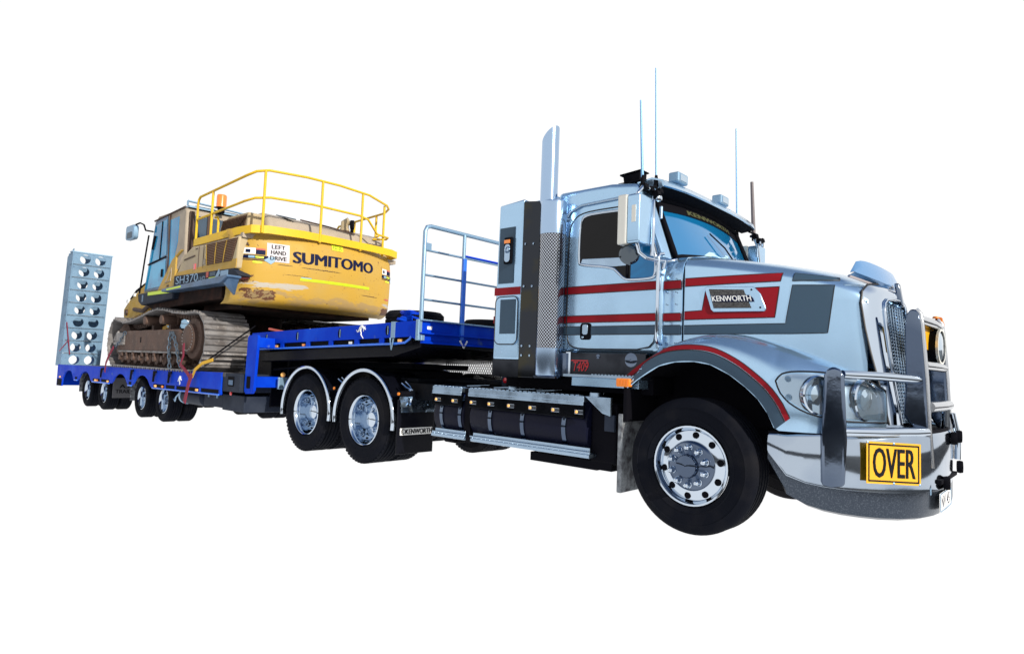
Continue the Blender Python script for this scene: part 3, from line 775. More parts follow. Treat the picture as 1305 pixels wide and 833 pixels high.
# black roof unit and horn, antennas
q = MB(); q.box(-.86, -.60, -.97, -.80, 2.885, 2.90); q.prism([(-.82, -.94, 2.90), (-.66, -.94, 2.90), (-.655, -.94, 2.985), (-.83, -.94, 2.965)], (0, .12, 0)); q.prism([(-.86, -.95, 2.97), (-.64, -.95, 2.99), (-.64, -.95, 3.0), (-.86, -.95, 2.985)], (0, .15, 0))
q.build("roof_bracket", M_blackm, T, bevel=.006)
def aerial(x, y, z0, z1, r0, r1, m, dx=0, base=None):
    q = MB(); q.tube([(x, y, z0), (x+dx*.5, y, (z0+z1)/2), (x+dx, y, z1)], [r0, (r0+r1)/2, r1], 8); a = q.build("aerial", m, T, 60)
    q = MB(); q.lathe([(.0, 0), (.022, 0), (.018, .06), (.012, .10), (0, .11)], (x, y, z0-.02), (0, 0, 1), 12); q.build("aerial_base", base or M_blackm, a, 40)
M_rod = mat("aerial_rod", (.16, .36, .62), .4, .3)
aerial(-.59, -1.0, 2.84, 3.60, .014, .008, M_rod, -.04); aerial(-.47, -.98, 2.82, 3.86, .008, .006, M_rod, -.03)
aerial(-.57, .98, 2.72, 3.95, .010, .007, M_rod, -.03); aerial(-.44, 1.12, 2.72, 3.36, .024, .018, mat("brown_aerial", (.13, .11, .12), .5), -.03)

# ---- mirrors
def mirror_set():
    e = empty("mirror_assembly", (0, 0, 0), T)
    q = MB(); q.prism(rrect(-1.36, -1.15, 2.25, 2.655, .02, plane='yz', c=-.515), (.115, 0, 0)); q.build("mirror_body", M_silver, e, 40, .012, seg=3)
    q = MB(); q.box(-.60, -.515, -1.37, -1.145, 2.245, 2.66); q.build("mirror_frame", M_cream_w, e, bevel=.012)
    q = MB(); q.box(-.604, -.600, -1.355, -1.16, 2.26, 2.645); q.build("mirror_glass", M_cream_w, e)
    q = MB(); q.box(-.47, -.43, -1.364, -1.359, 2.42, 2.56); q.build("mirror_lamp", M_cream_w, e, bevel=.004)
    q = MB(); q.lathe([(.0, -.02), (.06, -.018), (.082, -.005), (.085, .01), (.07, .03), (0, .04)], (-.52, -1.30, 2.165), (.55, -.80, .1), 28)
    q.build("round_mirror", M_dial, e, 40)
    q = MB()
    q.tube([(-.40, -1.24, 2.14), (-.43, -1.30, 2.18), (-.435, -1.33, 2.26), (-.435, -1.345, 2.50), (-.43, -1.34, 2.66), (-.41, -1.30, 2.715), (-.42, -1.18, 2.73), (-.45, -1.06, 2.74)], .016, 8)
    q.tube([(-.40, -1.24, 2.14), (-.36, -1.12, 2.13), (-.33, -1.0, 2.14), (-.28, -.94, 2.16)], .016, 8)
    q.tube([(-.38, -1.18, 2.16), (-.385, -1.16, 2.40), (-.40, -1.14, 2.62), (-.42, -1.08, 2.72)], .016, 8)
    q.tube([(-.33, -1.04, 2.15), (-.36, -1.02, 2.08)], .02, 8)
    q.build("mirror_arm", M_chrome, e, 60)
    q = MB()
    for p in ((-.41, -1.27, 2.72), (-.43, -1.14, 2.73), (-.38, -1.12, 2.69), (-.40, -1.05, 2.73)): q.obox(p, (.025, 0, .01), (0, .03, 0), (-.006, 0, .02))
    q.tube([(-.43, -1.25, 2.70), (-.40, -1.12, 2.76), (-.45, -1.0, 2.78)], .012, 6)
    q.build("mirror_clamp", M_blackm, e, bevel=.004)
    q = MB(); q.lathe([(.026, 0), (.03, .01), (.03, .02), (.022, .026), (0, .028)], (-.38, -1.10, 2.66), (1, -.3, 0), 14); q.build("arm_fitting", M_chrome, e, 40)
    return e
mirror(mirror_set())

# ---- hood
def yh(x):
    t = x+.23
    y = .965-.17*t-.085*t*t
    if x > .95: y -= 1.6*(x-.95)**2
    return y
ZT = [(-.25, 2.255), (0, 2.225), (.25, 2.185), (.5, 2.14), (.7, 2.095), (.85, 2.055), (.95, 2.015), (1.02, 1.975), (1.07, 1.935)]
def hood_side(x, z):
    """half width of the hood at height z"""
    zs = smoothtab(ZT, x)-.16
    y = yh(x)
    return y - .012*max(0, z-1.5)
def hood_sec(x):
    zt = smoothtab(ZT, x); zs = zt-.16; y0 = yh(x); pts = []
    for z in ((1.335 if x < .56 else 1.12), 1.42, 1.5, 1.65, 1.8, zs): pts.append((x, hood_side(x, z), z))
    yb = hood_side(x, zs)
    for k in range(1, 8):
        a = R(90*k/7); pts.append((x, yb-.30+.30*math.cos(a), zs+.125*math.sin(a)))
    for u in (.66, .33, 0): pts.append((x, (yb-.30)*u, zs+.125+.035*(1-u*u)))
    return pts
q = MB(); rows = []
for x in (-.197, -.1, .05, .2, .35, .5, .65, .78, .88, .95, 1.0, 1.04, 1.07):
    h = hood_sec(x); rows.append([(a, -b, c) for a, b, c in h]+[(a, b, c) for a, b, c in h[-2::-1]])
q.grid(rows)
hood = q.build("hood", M_silver, T, 50)
def hood_patch(outline_top, outline_bot, off, n=14):
    """band on the near hood flank: top and bottom edges as (x, z) lists"""
    a, b = outline_top, outline_bot; P = []
    for i in range(n+1):
        t = i/n; xa = lerp(a[0][0], a[-1][0], t); xb = lerp(b[0][0], b[-1][0], t); za = interp(a, xa); zb = interp(b, xb)
        col = []
        for k in range(7):
            x, z = lerp(xa, xb, k/6), lerp(za, zb, k/6); zs = smoothtab(ZT, x)-.16
            y = hood_side(x, min(z, zs))
            if z > zs: 
                s_ = min((z-zs)/.125, 1); y = hood_side(x, zs)-.30+.30*math.sqrt(1-s_*s_)
            col.append((x, -y-off, z+ (off*.5 if z > zs else 0)))
        P.append(col)
    return P
def hood_poly(mb, tops, bots, mi, off=.003, n=14):
    mb.grid(hood_patch(tops, bots, off, n), mi, flip=True)
hs = []
def hood_band(name, m, *polys):
    q = MB()
    for t, b_, n in polys: q.grid(hood_patch(t, b_, .003, n), 0, flip=True)
    q.build(name, m, hood, 60, solid=.001)
hood_band("red_stripe", M_red, ([(-.192, 1.994), (.531, 2.014)], [(-.192, 1.927), (.518, 1.949)], 18))
hood_band("red_block", M_red, ([(-.192, 1.720), (-.052, 1.728)], [(-.192, 1.652), (-.052, 1.656)], 14), ([(-.052, 1.728), (-.028, 1.889), (.0, 1.895)], [(-.052, 1.656), (.0, 1.659)], 16), ([(0.0, 1.895), (.511, 1.907)], [(0.0, 1.659), (.482, 1.669)], 16))
hood_band("slate_block", M_slate, ([(-.192, 1.606), (.555, 1.623)], [(-.192, 1.534), (.549, 1.545)], 18), ([(.555, 1.623), (.597, 1.917)], [(.549, 1.545), (.60, 1.545)], 14), ([(.597, 1.917), (.871, 1.912)], [(.60, 1.545), (.830, 1.553)], 14))
hood_band("slate_flash", M_slate, ([(.606, 2.012), (.881, 1.976)], [(.597, 1.949), (.891, 1.952)], 14))
q = MB()
def hline(pts, off=.004):
    P = []
    for (x, z), (x2, z2) in zip(pts, pts[1:]):
        for k in range(8):
            P.append((lerp(x, x2, k/8), lerp(z, z2, k/8)))
    P.append(pts[-1]); out = []
    for x, z in P:
        zs = smoothtab(ZT, x)-.16; y = hood_side(x, min(z, zs))
        if z > zs: s_ = min((z-zs)/.125, 1); y = hood_side(x, zs)-.30+.30*math.sqrt(1-s_*s_)
        out.append((x, -y-off, z))
    q.tube(out, .0032, 4, caps=False)
hline([(-.192, 1.994), (.531, 2.014), (.518, 1.949), (-.192, 1.927)])
hline([(-.192, 1.720), (-.052, 1.728), (-.028, 1.889), (.511, 1.907), (.482, 1.669), (-.192, 1.652)])
hline([(-.192, 1.606), (.553, 1.623), (.597, 1.917), (.871, 1.912), (.830, 1.553), (.6, 1.545), (-.192, 1.534)])
hline([(.597, 1.949), (.606, 2.012), (.881, 1.976), (.891, 1.952), (.597, 1.949)])
q.build("pinstripes", M_line, hood, kind=None)
# air intake badge on the hood flank
def hp(x, z, off): return V((x, -hood_side(x, z)-off, z))
bd = [(-.03, 1.905), (-.01, 1.92), (.337, 1.908), (.385, 1.85), (.425, 1.735), (.413, 1.715), (.045, 1.712), (.024, 1.73)]
q = MB(); 
q.prism([hp(x, z, .020) for x, z in bd], (0, .019, 0))
ib = q.build("intake_badge", M_silver, hood, 40, .004, seg=2)
md = [(.006, 1.897), (.264, 1.887), (.323, 1.742), (.046, 1.742)]
q = MB(); q.prism([hp(x, z, .024) for x, z in md], (0, .004, 0)); q.build("badge_mesh", mat("intake_mesh", (.10, .10, .105), .6, .4, noise=[(160, .45, .55, (.02, .02, .02), 1)]), ib)
q = MB(); q.prism([hp(x, z, .028) for x, z in [(.020, 1.845), (.31, 1.843), (.335, 1.818), (.345, 1.790), (.045, 1.792)]], (0, .004, 0)); q.build("badge_bar", M_navy, ib)
q = MB(); q.text("KENWORTH", lambda u, v: tuple(hp(.035+.285*u+.01*(v-.5)*-1, 1.796+.044*v, .0295)), bold=.006); q.build("badge_lettering", M_white, ib)
q = MB()
for x, z in ((.32, 1.885), (.385, 1.745)): q.lathe([(0, .003), (.008, 0)], tuple(hp(x, z, .021)), (0, -1, 0), 8)
q.build("badge_screws", M_blackm, ib, kind="stuff")

# ---- grille surround and grille
OUT = [(1.075, 0, 1.965), (1.065, -.30, 1.955), (1.045, -.50, 1.925), (1.03, -.585, 1.87), (1.03, -.615, 1.78), (1.055, -.61, 1.60), (1.09, -.60, 1.42), (1.13, -.59, 1.25), (1.17, -.57, 1.05), (1.20, -.55, .90)]
INN = [(1.165, 0, 1.845), (1.15, -.20, 1.84), (1.135, -.33, 1.825), (1.13, -.39, 1.79), (1.135, -.40, 1.72), (1.150, -.40, 1.58), (1.17, -.395, 1.40), (1.19, -.385, 1.22), (1.215, -.36, 1.04), (1.23, -.34, .90)]
def ringpt(i, t, bulge=.035):
    a, b = V(OUT[i]), V(INN[i]); p = a.lerp(b, t); return p+V((bulge*math.sin(PI*t), 0, 0))
q = MB()
for s in (1, -1):
    q.grid([[(p.x, p.y*s, p.z) for p in (ringpt(i, k/6) for k in range(7))] for i in range(len(OUT))], flip=(s > 0))
gs = q.build("grille_surround", M_chrome, T, 60)
q = MB(); edge = [tuple(V(p)+V((.004, 0, 0))) for p in OUT[::-1]]+[(p[0]+.004, -p[1], p[2]) for p in OUT[1:]]
q.tube(edge, .008, 6); q.build("surround_gap", M_line, gs)
q = MB(); edge = [tuple(V(p)+V((.008, 0, 0))) for p in INN[::-1]]+[(p[0]+.008, -p[1], p[2]) for p in INN[1:]]
q.tube(edge, .012, 8); q.build("grille_trim", M_chrome, gs, 60)
def gx(z): return interp([(.90, 1.225), (1.04, 1.21), (1.22, 1.185), (1.40, 1.165), (1.58, 1.145), (1.72, 1.13), (1.86, 1.12)], z)
q = MB(); q.grid([[(gx(z)-.05, y, z) for y in (-.40, 0, .40)] for z in (.90, 1.22, 1.58, 1.80)], flip=True)
gr = q.build("radiator_core", M_blackm, T)
INZ = sorted((p[2], p[1]) for p in INN)
gw = lambda z: abs(interp([(z_, -abs(y_)) for z_, y_ in INZ], z))-.004
n = 36
for k in range(n):
    z = .93+.90*k/(n-1); w = gw(z); q = MB()
    rows = []
    for i in range(31):
        y = -w+2*w*i/30; dz = .007*math.sin(i*2.1); rows.append([(gx(z)-.012, y, z-.008+dz), (gx(z)+.008, y, z+dz), (gx(z)-.006, y, z+.008+dz)])
    q.grid(rows, flip=True)
    q.build("grille_slat", M_alu, gr, 40)
q = MB()
for i in range(9):
    y = -.36+.72*i/8; q.tube([(gx(z)+.004, y, z) for z in (.92, 1.2, 1.5, 1.80 if abs(y) < .3 else 1.74)], .004, 5)
q.build("grille_wires", M_alu, gr)
q = MB(); q.prism([(1.16, -.03, 1.80), (1.16, .03, 1.80), (1.13, .035, 1.99), (1.13, -.035, 1.99)], (.035, 0, .0)); q.build("hood_ornament", M_chrome_d, T, 40, .012, seg=3)
# bug deflector
P = []
for i in range(25):
    u = -1+2*i/24; y = .62*u; bx = 1.10-.12*abs(u)**2.4; bz = 1.945+.045*abs(u)**2.5; h = .125*max(0.0, 1-abs(u)**9)**.5
    P.append([(bx-.04, y*.98, bz-.005), (bx+.012, y, bz+.02), (bx+.004, y*1.0, bz+.02+h*.55), (bx-.02, y*.985, bz+.02+h)])
q = MB(); q.grid(P)
M_bug = mat("tinted_deflector", (.10, .22, .42), .18, .0, .0)
bug = q.build("bug_deflector", M_bug, T, 60, solid=.006)
q = MB(); q.tube([tuple(V(r[0])+V((.012, 0, 0))) for r in P], .012, 6); q.build("deflector_strip", mat("dusty_pink_trim", (.40, .36, .38), .5), bug, 60)

# ---- fenders
LIP = [(-.56, 1.075), (-.45, 1.16), (-.28, 1.262), (-.14, 1.298), (.02, 1.305), (.15, 1.285), (.30, 1.215), (.42, 1.13), (.51, 1.05), (.58, .955), (.625, .86), (.64, .84)]
CRN = [(-.57, 1.11), (-.50, 1.22), (-.40, 1.33), (-.25, 1.425), (-.05, 1.50), (.12, 1.525), (.30, 1.515), (.5, 1.465), (.7, 1.395), (.85, 1.34), (1.0, 1.275), (1.10, 1.22), (1.20, 1.16)]
COLS = []   # (outer contour x,y ; junction x,y ; bottom z ; crown z)
for x in (-.565, -.54, -.50, -.45, -.40, -.34, -.28, -.21, -.14, -.06, .02, .08, .15, .22, .30, .36, .42, .47, .51, .55, .58, .605, .625):
    COLS.append((x, -1.20, x, -yh(x)+.05, interp(LIP, x), smoothtab(CRN, x)))
for (cx, cy, jx, jy) in ((.66, -1.198, .66, -.74), (.72, -1.188, .72, -.70), (.80, -1.165, .79, -.66), (.88, -1.125, .86, -.62), (.95, -1.075, .92, -.60), (1.01, -1.015, .97, -.58), (1.06, -.95, 1.0, -.57), (1.10, -.87, 1.03, -.56), (1.135, -.78, 1.05, -.55), (1.165, -.68, 1.08, -.55), (1.19, -.58, 1.14, -.54)):
    COLS.append((cx, cy, jx, jy, .84, smoothtab(CRN, cx)))
SROW = [(-.012, 0.0), (-.030, .10), (-.034, .25), (-.020, .45), (.02, .65), (.10, .83), (.22, .94), (.40, 1.0), (.65, 1.03), (1.0, 1.0)]
def fcol(ci):
    i = min(int(ci), len(COLS)-2); t = ci-i
    return [lerp(a, b, t) for a, b in zip(COLS[i], COLS[i+1])]
def fpt(ci, z):
    """point on the fender skin, column ci, height z"""
    cx, cy, jx, jy, zb, zc = fcol(ci); h = (z-zb)/max(zc-zb, .02)
    s = interp([(b, a) for a, b in SROW[:8]], max(0, min(1, h)))
    return V((lerp(cx, jx, s), lerp(cy, jy, s), z))
rows = []
for (cx, cy, jx, jy, zb, zc) in COLS:
    rows.append([(lerp(cx, jx, s), lerp(cy, jy, s), zb+(zc-zb)*h) for s, h in SROW])
q = MB(); q.grid(rows, flip=True)
fd = q.build("fender", M_silver, T, 60, solid=.02)
# lip bands
def lipband(d0, d1, off, mi, mb):
    N = 40; P = []
    lipx = [(-.555+1.19*k/N) for k in range(N+1)]
    for k, x in enumerate(lipx):
        e = .004; dz = (smoothtab(LIP, x+e)-smoothtab(LIP, x-e))/(2*e); n_ = V((-dz, 0, 1)).normalized()
        if n_.z < .25: n_ = V((.968, 0, .25)).normalized()
        base = V((x, 0, smoothtab(LIP, x))); col = []
        for d in (d0, (d0+d1)/2, d1):
            p = base+n_*d
            # column whose x matches
            ci = 0
            while ci < len(COLS)-2 and COLS[ci+1][0] < p.x: ci += 1
            f = (p.x-COLS[ci][0])/(COLS[ci+1][0]-COLS[ci][0]); sp_ = fpt(ci+max(0, min(1, f)), max(p.z, .842))
            col.append((p.x, sp_.y-off, max(p.z, .842)))
        P.append(col)
    mb.grid(P, mi, flip=False)
q = MB(); lipband(.004, .085, .005, 0, q); lipband(.094, .128, .005, 1, q); lipband(.085, .0905, .006, 2, q); lipband(.128, .133, .006, 2, q)
q.build("lip_bands", [M_slate, M_red, M_line], fd, 60, solid=.002)
# inner arch
q = MB(); q.grid([[(x, y, smoothtab(LIP, x)+.02) for y in (-1.185, -.9, -.62)] for x in [-.56+1.18*k/16 for k in range(17)]]); q.grid([[(x, -.62, z) for z in (.45, 1.0, 1.33)] for x in (-.6, 0, .7)])
q.build("arch_liner", M_blackm, fd, 60)
# headlight unit let into the fender corner
def ci_at(a):                                   # a 0..1 from just behind the corner to the grille
    return 22.2+a*(len(COLS)-1-22.2)
def hl(a, z, off): 
    p = fpt(ci_at(a), z); c_ = ci_at(a); t_ = (fpt(min(c_+.3, len(COLS)-1.001), z)-fpt(c_-.3, z)); n_ = V((t_.y, -t_.x, 0)).normalized()
    return p+n_*off, n_
HLT = [(0.0, 1.19), (.10, 1.245), (.30, 1.262), (.55, 1.245), (.8, 1.215), (1.0, 1.15)]
HLB = [(0.0, 1.18), (.10, 1.085), (.25, .99), (.40, .945), (.6, .925), (1.0, .915)]
def hlsheet(off, sh, n=24, m=8):
    P = []
    for i in range(n+1):
        a = i/n; zt, zb = smoothtab(HLT, a)-sh, smoothtab(HLB, a)+sh
        if zt < zb: zt = zb = (zt+zb)/2
        P.append([tuple(hl(min(a*.985+.005, .985), lerp(zb, zt, k/m), off)[0]) for k in range(m+1)])
    return P
q = MB(); q.grid(hlsheet(.012, 0), flip=True)
hlo = q.build("headlight", M_silver, fd, 60, solid=.010)
q = MB(); P = hlsheet(.014, .004); loop = [r[-1] for r in P]+[r[0] for r in P[::-1]]; q.tube(loop, .006, 6, closed=True); q.build("headlight_seal", M_line, hlo)
q = MB(); q.grid(hlsheet(.016, .022)[1:-1], flip=True); q.build("reflector_bowl", mat("headlight_bowl", (.36, .46, .56), .16, .85, 1.0), hlo, 60)
for a, z, r, fwd in ((.36, 1.10, .125, .9), (.74, 1.075, .135, .5)):
    p, n_ = hl(a, z, .006); ax = (n_+V((fwd, 0, 0))).normalized()
    q = MB(); q.lathe([(r*1.06, -.02), (r*1.09, .012), (r*1.02, .020), (r*.97, .012)], p, ax, 36); rg = q.build("lamp_ring", M_chrome, hlo, 40)
    q = MB(); q.lathe([(r*.98, .012), (r*.93, .0), (r*.6, -.004), (r*.58, .016), (r*.3, .026), (0, .030)], p, ax, 36); q.build("lamp_lens", M_lens, rg, 40)
q = MB(); q.grid(hlsheet(.040, .02)[1:-1], flip=True); q.build("clear_cover", M_clear, hlo, 60)
q = MB()
for a, z in ((.15, 1.20), (.17, 1.075)):
    p, n_ = hl(a, z, .016); q.lathe([(0, .016), (.010, .015), (.013, .006), (.022, .004), (.024, 0)], p, n_, 16)
q.build("headlight_bolt", M_galv, hlo, 40)
mirror(fd)

# ---- bumper
BC = [(.575, -1.165), (.70, -1.165), (.82, -1.15), (.92, -1.12), (1.02, -1.065), (1.12, -.985), (1.22, -.885), (1.32, -.765), (1.40, -.60), (1.45, -.40), (1.47, -.2), (1.475, 0)]
BC = BC+[(x, -y) for x, y in BC[-2::-1]]
def bz0(x): return interp([(.575, .62), (.60, .52), (.65, .44), (.72, .385), (.82, .345), (.95, .315), (1.2, .285), (1.5, .27)], x)
def bz1(x): return interp([(.575, .81), (.9, .835), (1.2, .85), (1.5, .86)], x)
rows = []
for (x, y) in BC:
    z0, z1 = bz0(x), bz1(x); c_ = V((x-.9, y*.6, 0)).normalized()
    rr = [(-.05, 0), (-.012, .03), (0, .10), (.0, .32), (-.002, .36), (.004, .42), (.006, .7), (.0, .94), (-.012, .985), (-.05, 1.0)]
    rows.append([(x+c_.x*d, y+c_.y*d, z0+(z1-z0)*h) for d, h in rr])
q = MB(); q.grid([r[3:] for r in rows])
bp = q.build("bumper", M_bumper, T, 35, solid=.006)
q = MB(); q.grid([r[:4] for r in rows]); q.build("bumper_reflection_strip", M_bumper_refl, bp, 35, solid=.006)  # lower bumper rows, coloured as a reflection of the asphalt
q = MB(); q.grid([[(x-.01, y*.98, z) for z in (bz1(x)-.02, bz1(x)+.02)] for x, y in BC]); q.grid([[(x-.02, y*.97, bz1(x)+.001), (x-.25, y*.7, bz1(x)+.001)] for x, y in BC]); q.build("bumper_top_gap", M_blackm, bp)
q = MB(); q.box(.70, 1.15, -.9, .9, .36, .50); q.build("front_underguard", M_blackm, T)
# OVER sign on the bumper corner
A, B = V((1.155, -1.005, 0)), V((1.415, -.715, 0)); du = (B-A).normalized(); dn = V((du.y, -du.x, 0))
def sg(u, v, off): p = A+(B-A)*u+dn*off; return (p.x, p.y, .535+.275*v - .012*u)
q = MB(); q.prism([sg(0, 0, .012), sg(1, 0, .012), sg(1, 1, .012), sg(0, 1, .012)], -dn*.004); sign = q.build("over_sign", M_signy, T)
q = MB(); q.text("OVER", lambda u, v: sg(.12+.77*u, .15+.71*v, .0135), bold=.010); q.build("sign_lettering", M_ink, sign)
q = MB(); 
for (a, b, c_, d) in ((.03, .97, .045, .085), (.03, .97, .915, .955), (.03, .055, .045, .955), (.945, .97, .045, .955)): q.prism([sg(a, c_, .013), sg(b, c_, .013), sg(b, d, .013), sg(a, d, .013)], -dn*.001)
q.build("sign_border", M_ink, sign)
q = MB()
for u, v in ((.5, .975), (.5, .025), (.02, .98), (.98, .02)): q.lathe([(0, .016), (.008, .014), (.009, .01)], (A+(B-A)*u)[:2]+(.535+.275*v,) if False else sg(u, v, 0), dn, 8)
q.build("sign_bolts", M_galv, sign, kind="stuff")
# second half of the pair behind the bar, and the number plate
q = MB(); q.box(1.335, 1.341, -.22, .35, 1.47, 1.672); q.build("size_sign_back", M_signy, T)
q = MB(); q.box(1.482, 1.488, -.42, .04, .315, .445); npl = q.build("number_plate", M_white, T, bevel=.003)
q = MB(); q.text("plate", lambda u, v: (1.4895, -.36+.34*u, .335+.085*v)); q.build("plate_lettering", M_navy, npl)
q = MB(); q.tube(rrect(-.415, .035, .32, .44, .01, plane='yz', c=1.489), .004, 5, closed=True); q.build("plate_rim", M_galv, npl)

# ---- bull bar
bb = empty("bull_bar", (0, 0, 0), T)
for s in (-1, 1):
    y = s*.45
    pts = [(1.275, .98), (1.29, 1.22), (1.285, 1.62), (1.295, 1.695), (1.32, 1.735), (1.35, 1.735), (1.375, 1.705), (1.385, 1.62), (1.412, 1.24), (1.425, .92), (1.445, .62), (1.44, .44), (1.40, .42), (1.385, .80)]
    q = MB(); q.prism([(x, y-.03, z) for x, z in pts], (0, .06, 0)); q.build("upright", M_chrome_d, bb, 30, .027, seg=5)
    q = MB(); q.prism([(.93, s*1.175, .50), (.925, s*1.175, .80), (.94, s*1.17, 1.235), (.955, s*1.165, 1.275), (.995, s*1.155, 1.298), (1.035, s*1.15, 1.28), (1.06, s*1.145, 1.24), (1.078, s*1.14, .81), (1.065, s*1.14, .51), (.99, s*1.155, .49)], (-.012, -s*.05, 0)); q.build("outer_plate", M_chrome_d, bb, 30, .022, seg=5)
    q = MB(); q.tube([(1.04, s*1.11, 1.245), (1.20, s*.88, 1.243), (1.33, s*.62, 1.235), (1.37, s*.47, 1.23)], .030, 12); q.build("side_tube", M_chrome, bb, 60)
    q = MB(); q.tube([(1.04, s*1.11, .865), (1.22, s*.90, .865), (1.36, s*.62, .865), (1.41, s*.48, .865), (1.40, s*.40, .86)], .036, 12); q.build("side_tube", M_chrome, bb, 60)
    q = MB(); q.tube([(1.352, y, 1.735), (1.378, y, 1.70), (1.388, y, 1.62), (1.415, y, 1.24), (1.428, y, .92), (1.447, y, .62)], .017, 8); q.build("upright_sun_edge", M_satin, bb, 60)  # pale strip added to paint in the sunlit front edge
    q = MB(); q.obox((1.425, s*.43, .62), (.012, 0, 0), (0, .045, 0), (-.006, 0, .19)); q.build("tread_strip", M_galv, bb, bevel=.008)
for z, x, r in ((1.665, 1.362, .036), (1.335, 1.392, .034), (1.04, 1.425, .040)):
    q = MB(); q.tube([(x, -.43, z), (x+.02, 0, z), (x, .43, z)], r, 12); q.build("cross_tube", M_satin, bb, 60)
q = MB(); q.tube([(1.36, .52, 1.66), (1.365, .5, 1.70), (1.36, .45, 1.735)], .028, 10); q.lathe([(0, .02), (.02, .015), (.025, 0)], (1.34, .44, 1.745), (0, 0, 1), 12); q.build("amber_marker", M_amber, bb, 40)
# driving lamps between the uprights
for y, ty in ((.22, -.05),):
    LX = V((1, ty, 0)).normalized()
    q = MB(); q.lathe([(.0, -.17), (.06, -.165), (.105, -.12), (.130, -.03), (.136, .01), (.126, .02)], (1.385, y, 1.50), LX, 32); dl = q.build("driving_lamp", M_blackm, bb, 40)
    q = MB(); q.lathe([(.126, .016), (.08, .028), (0, .034)], (1.385, y, 1.50), LX, 32); q.build("lamp_glass", M_lens, dl, 60)
    q = MB(); q.lathe([(.125, .01), (.140, .012), (.142, .030), (.124, .030)], (1.385, y, 1.50), LX, 32); q.build("lamp_bezel", M_cream_w, dl, 60)
    q = MB(); q.tube([(1.36, y, 1.38), (1.37, y, 1.33)], .02, 8); q.build("lamp_foot", M_chrome, dl)
# tow shackles and centre box
q = MB(); q.box(1.40, 1.49, -.36, .36, .50, .53); q.box(1.43, 1.452, -.28, .22, .58, .78); q.build("tow_plate", M_blackm, bb, bevel=.006)
q = MB(); q.tube([(1.43, .18, .58), (1.44, .18, 1.02)], .028, 10); q.tube([(1.46, .36, .98), (1.49, .40, .80), (1.49, .38, .62)], .022, 8); q.build("corner_tube", M_chrome, bb, 60)
for y, z in ((-.22, .50), (.42, .56), (.12, .80), (.38, .80)):
    q = MB(); q.lathe([(.026, -.02), (.045, -.02), (.050, 0), (.045, .02), (.026, .02), (.026, -.02)], (1.50, y, z), (1, .2, 0), 18); q.build("shackle", M_blackm, bb, 40)

# ================================================================== LOW LOADER TRAILER
TR = tag(empty("low_loader_trailer", (-7.0, 0, 0)), "long blue low loader trailer with swan neck, black wheels and upright blue grey ramps", "trailer")
def zd(x): return 0.98+.0105*(x+7.2)          # low deck
def zg(x): return 1.69+.028*(x+3.22)          # gooseneck deck
TL = (-7.0, 0, 0)
def tb_(mb, name, m, parent=TR, **k):
    """build with world coordinates under the trailer's Empty"""
    o = mb.build(name, m, parent, **k)
    if parent is TR: o.location = (7.0, 0, 0)
    return o
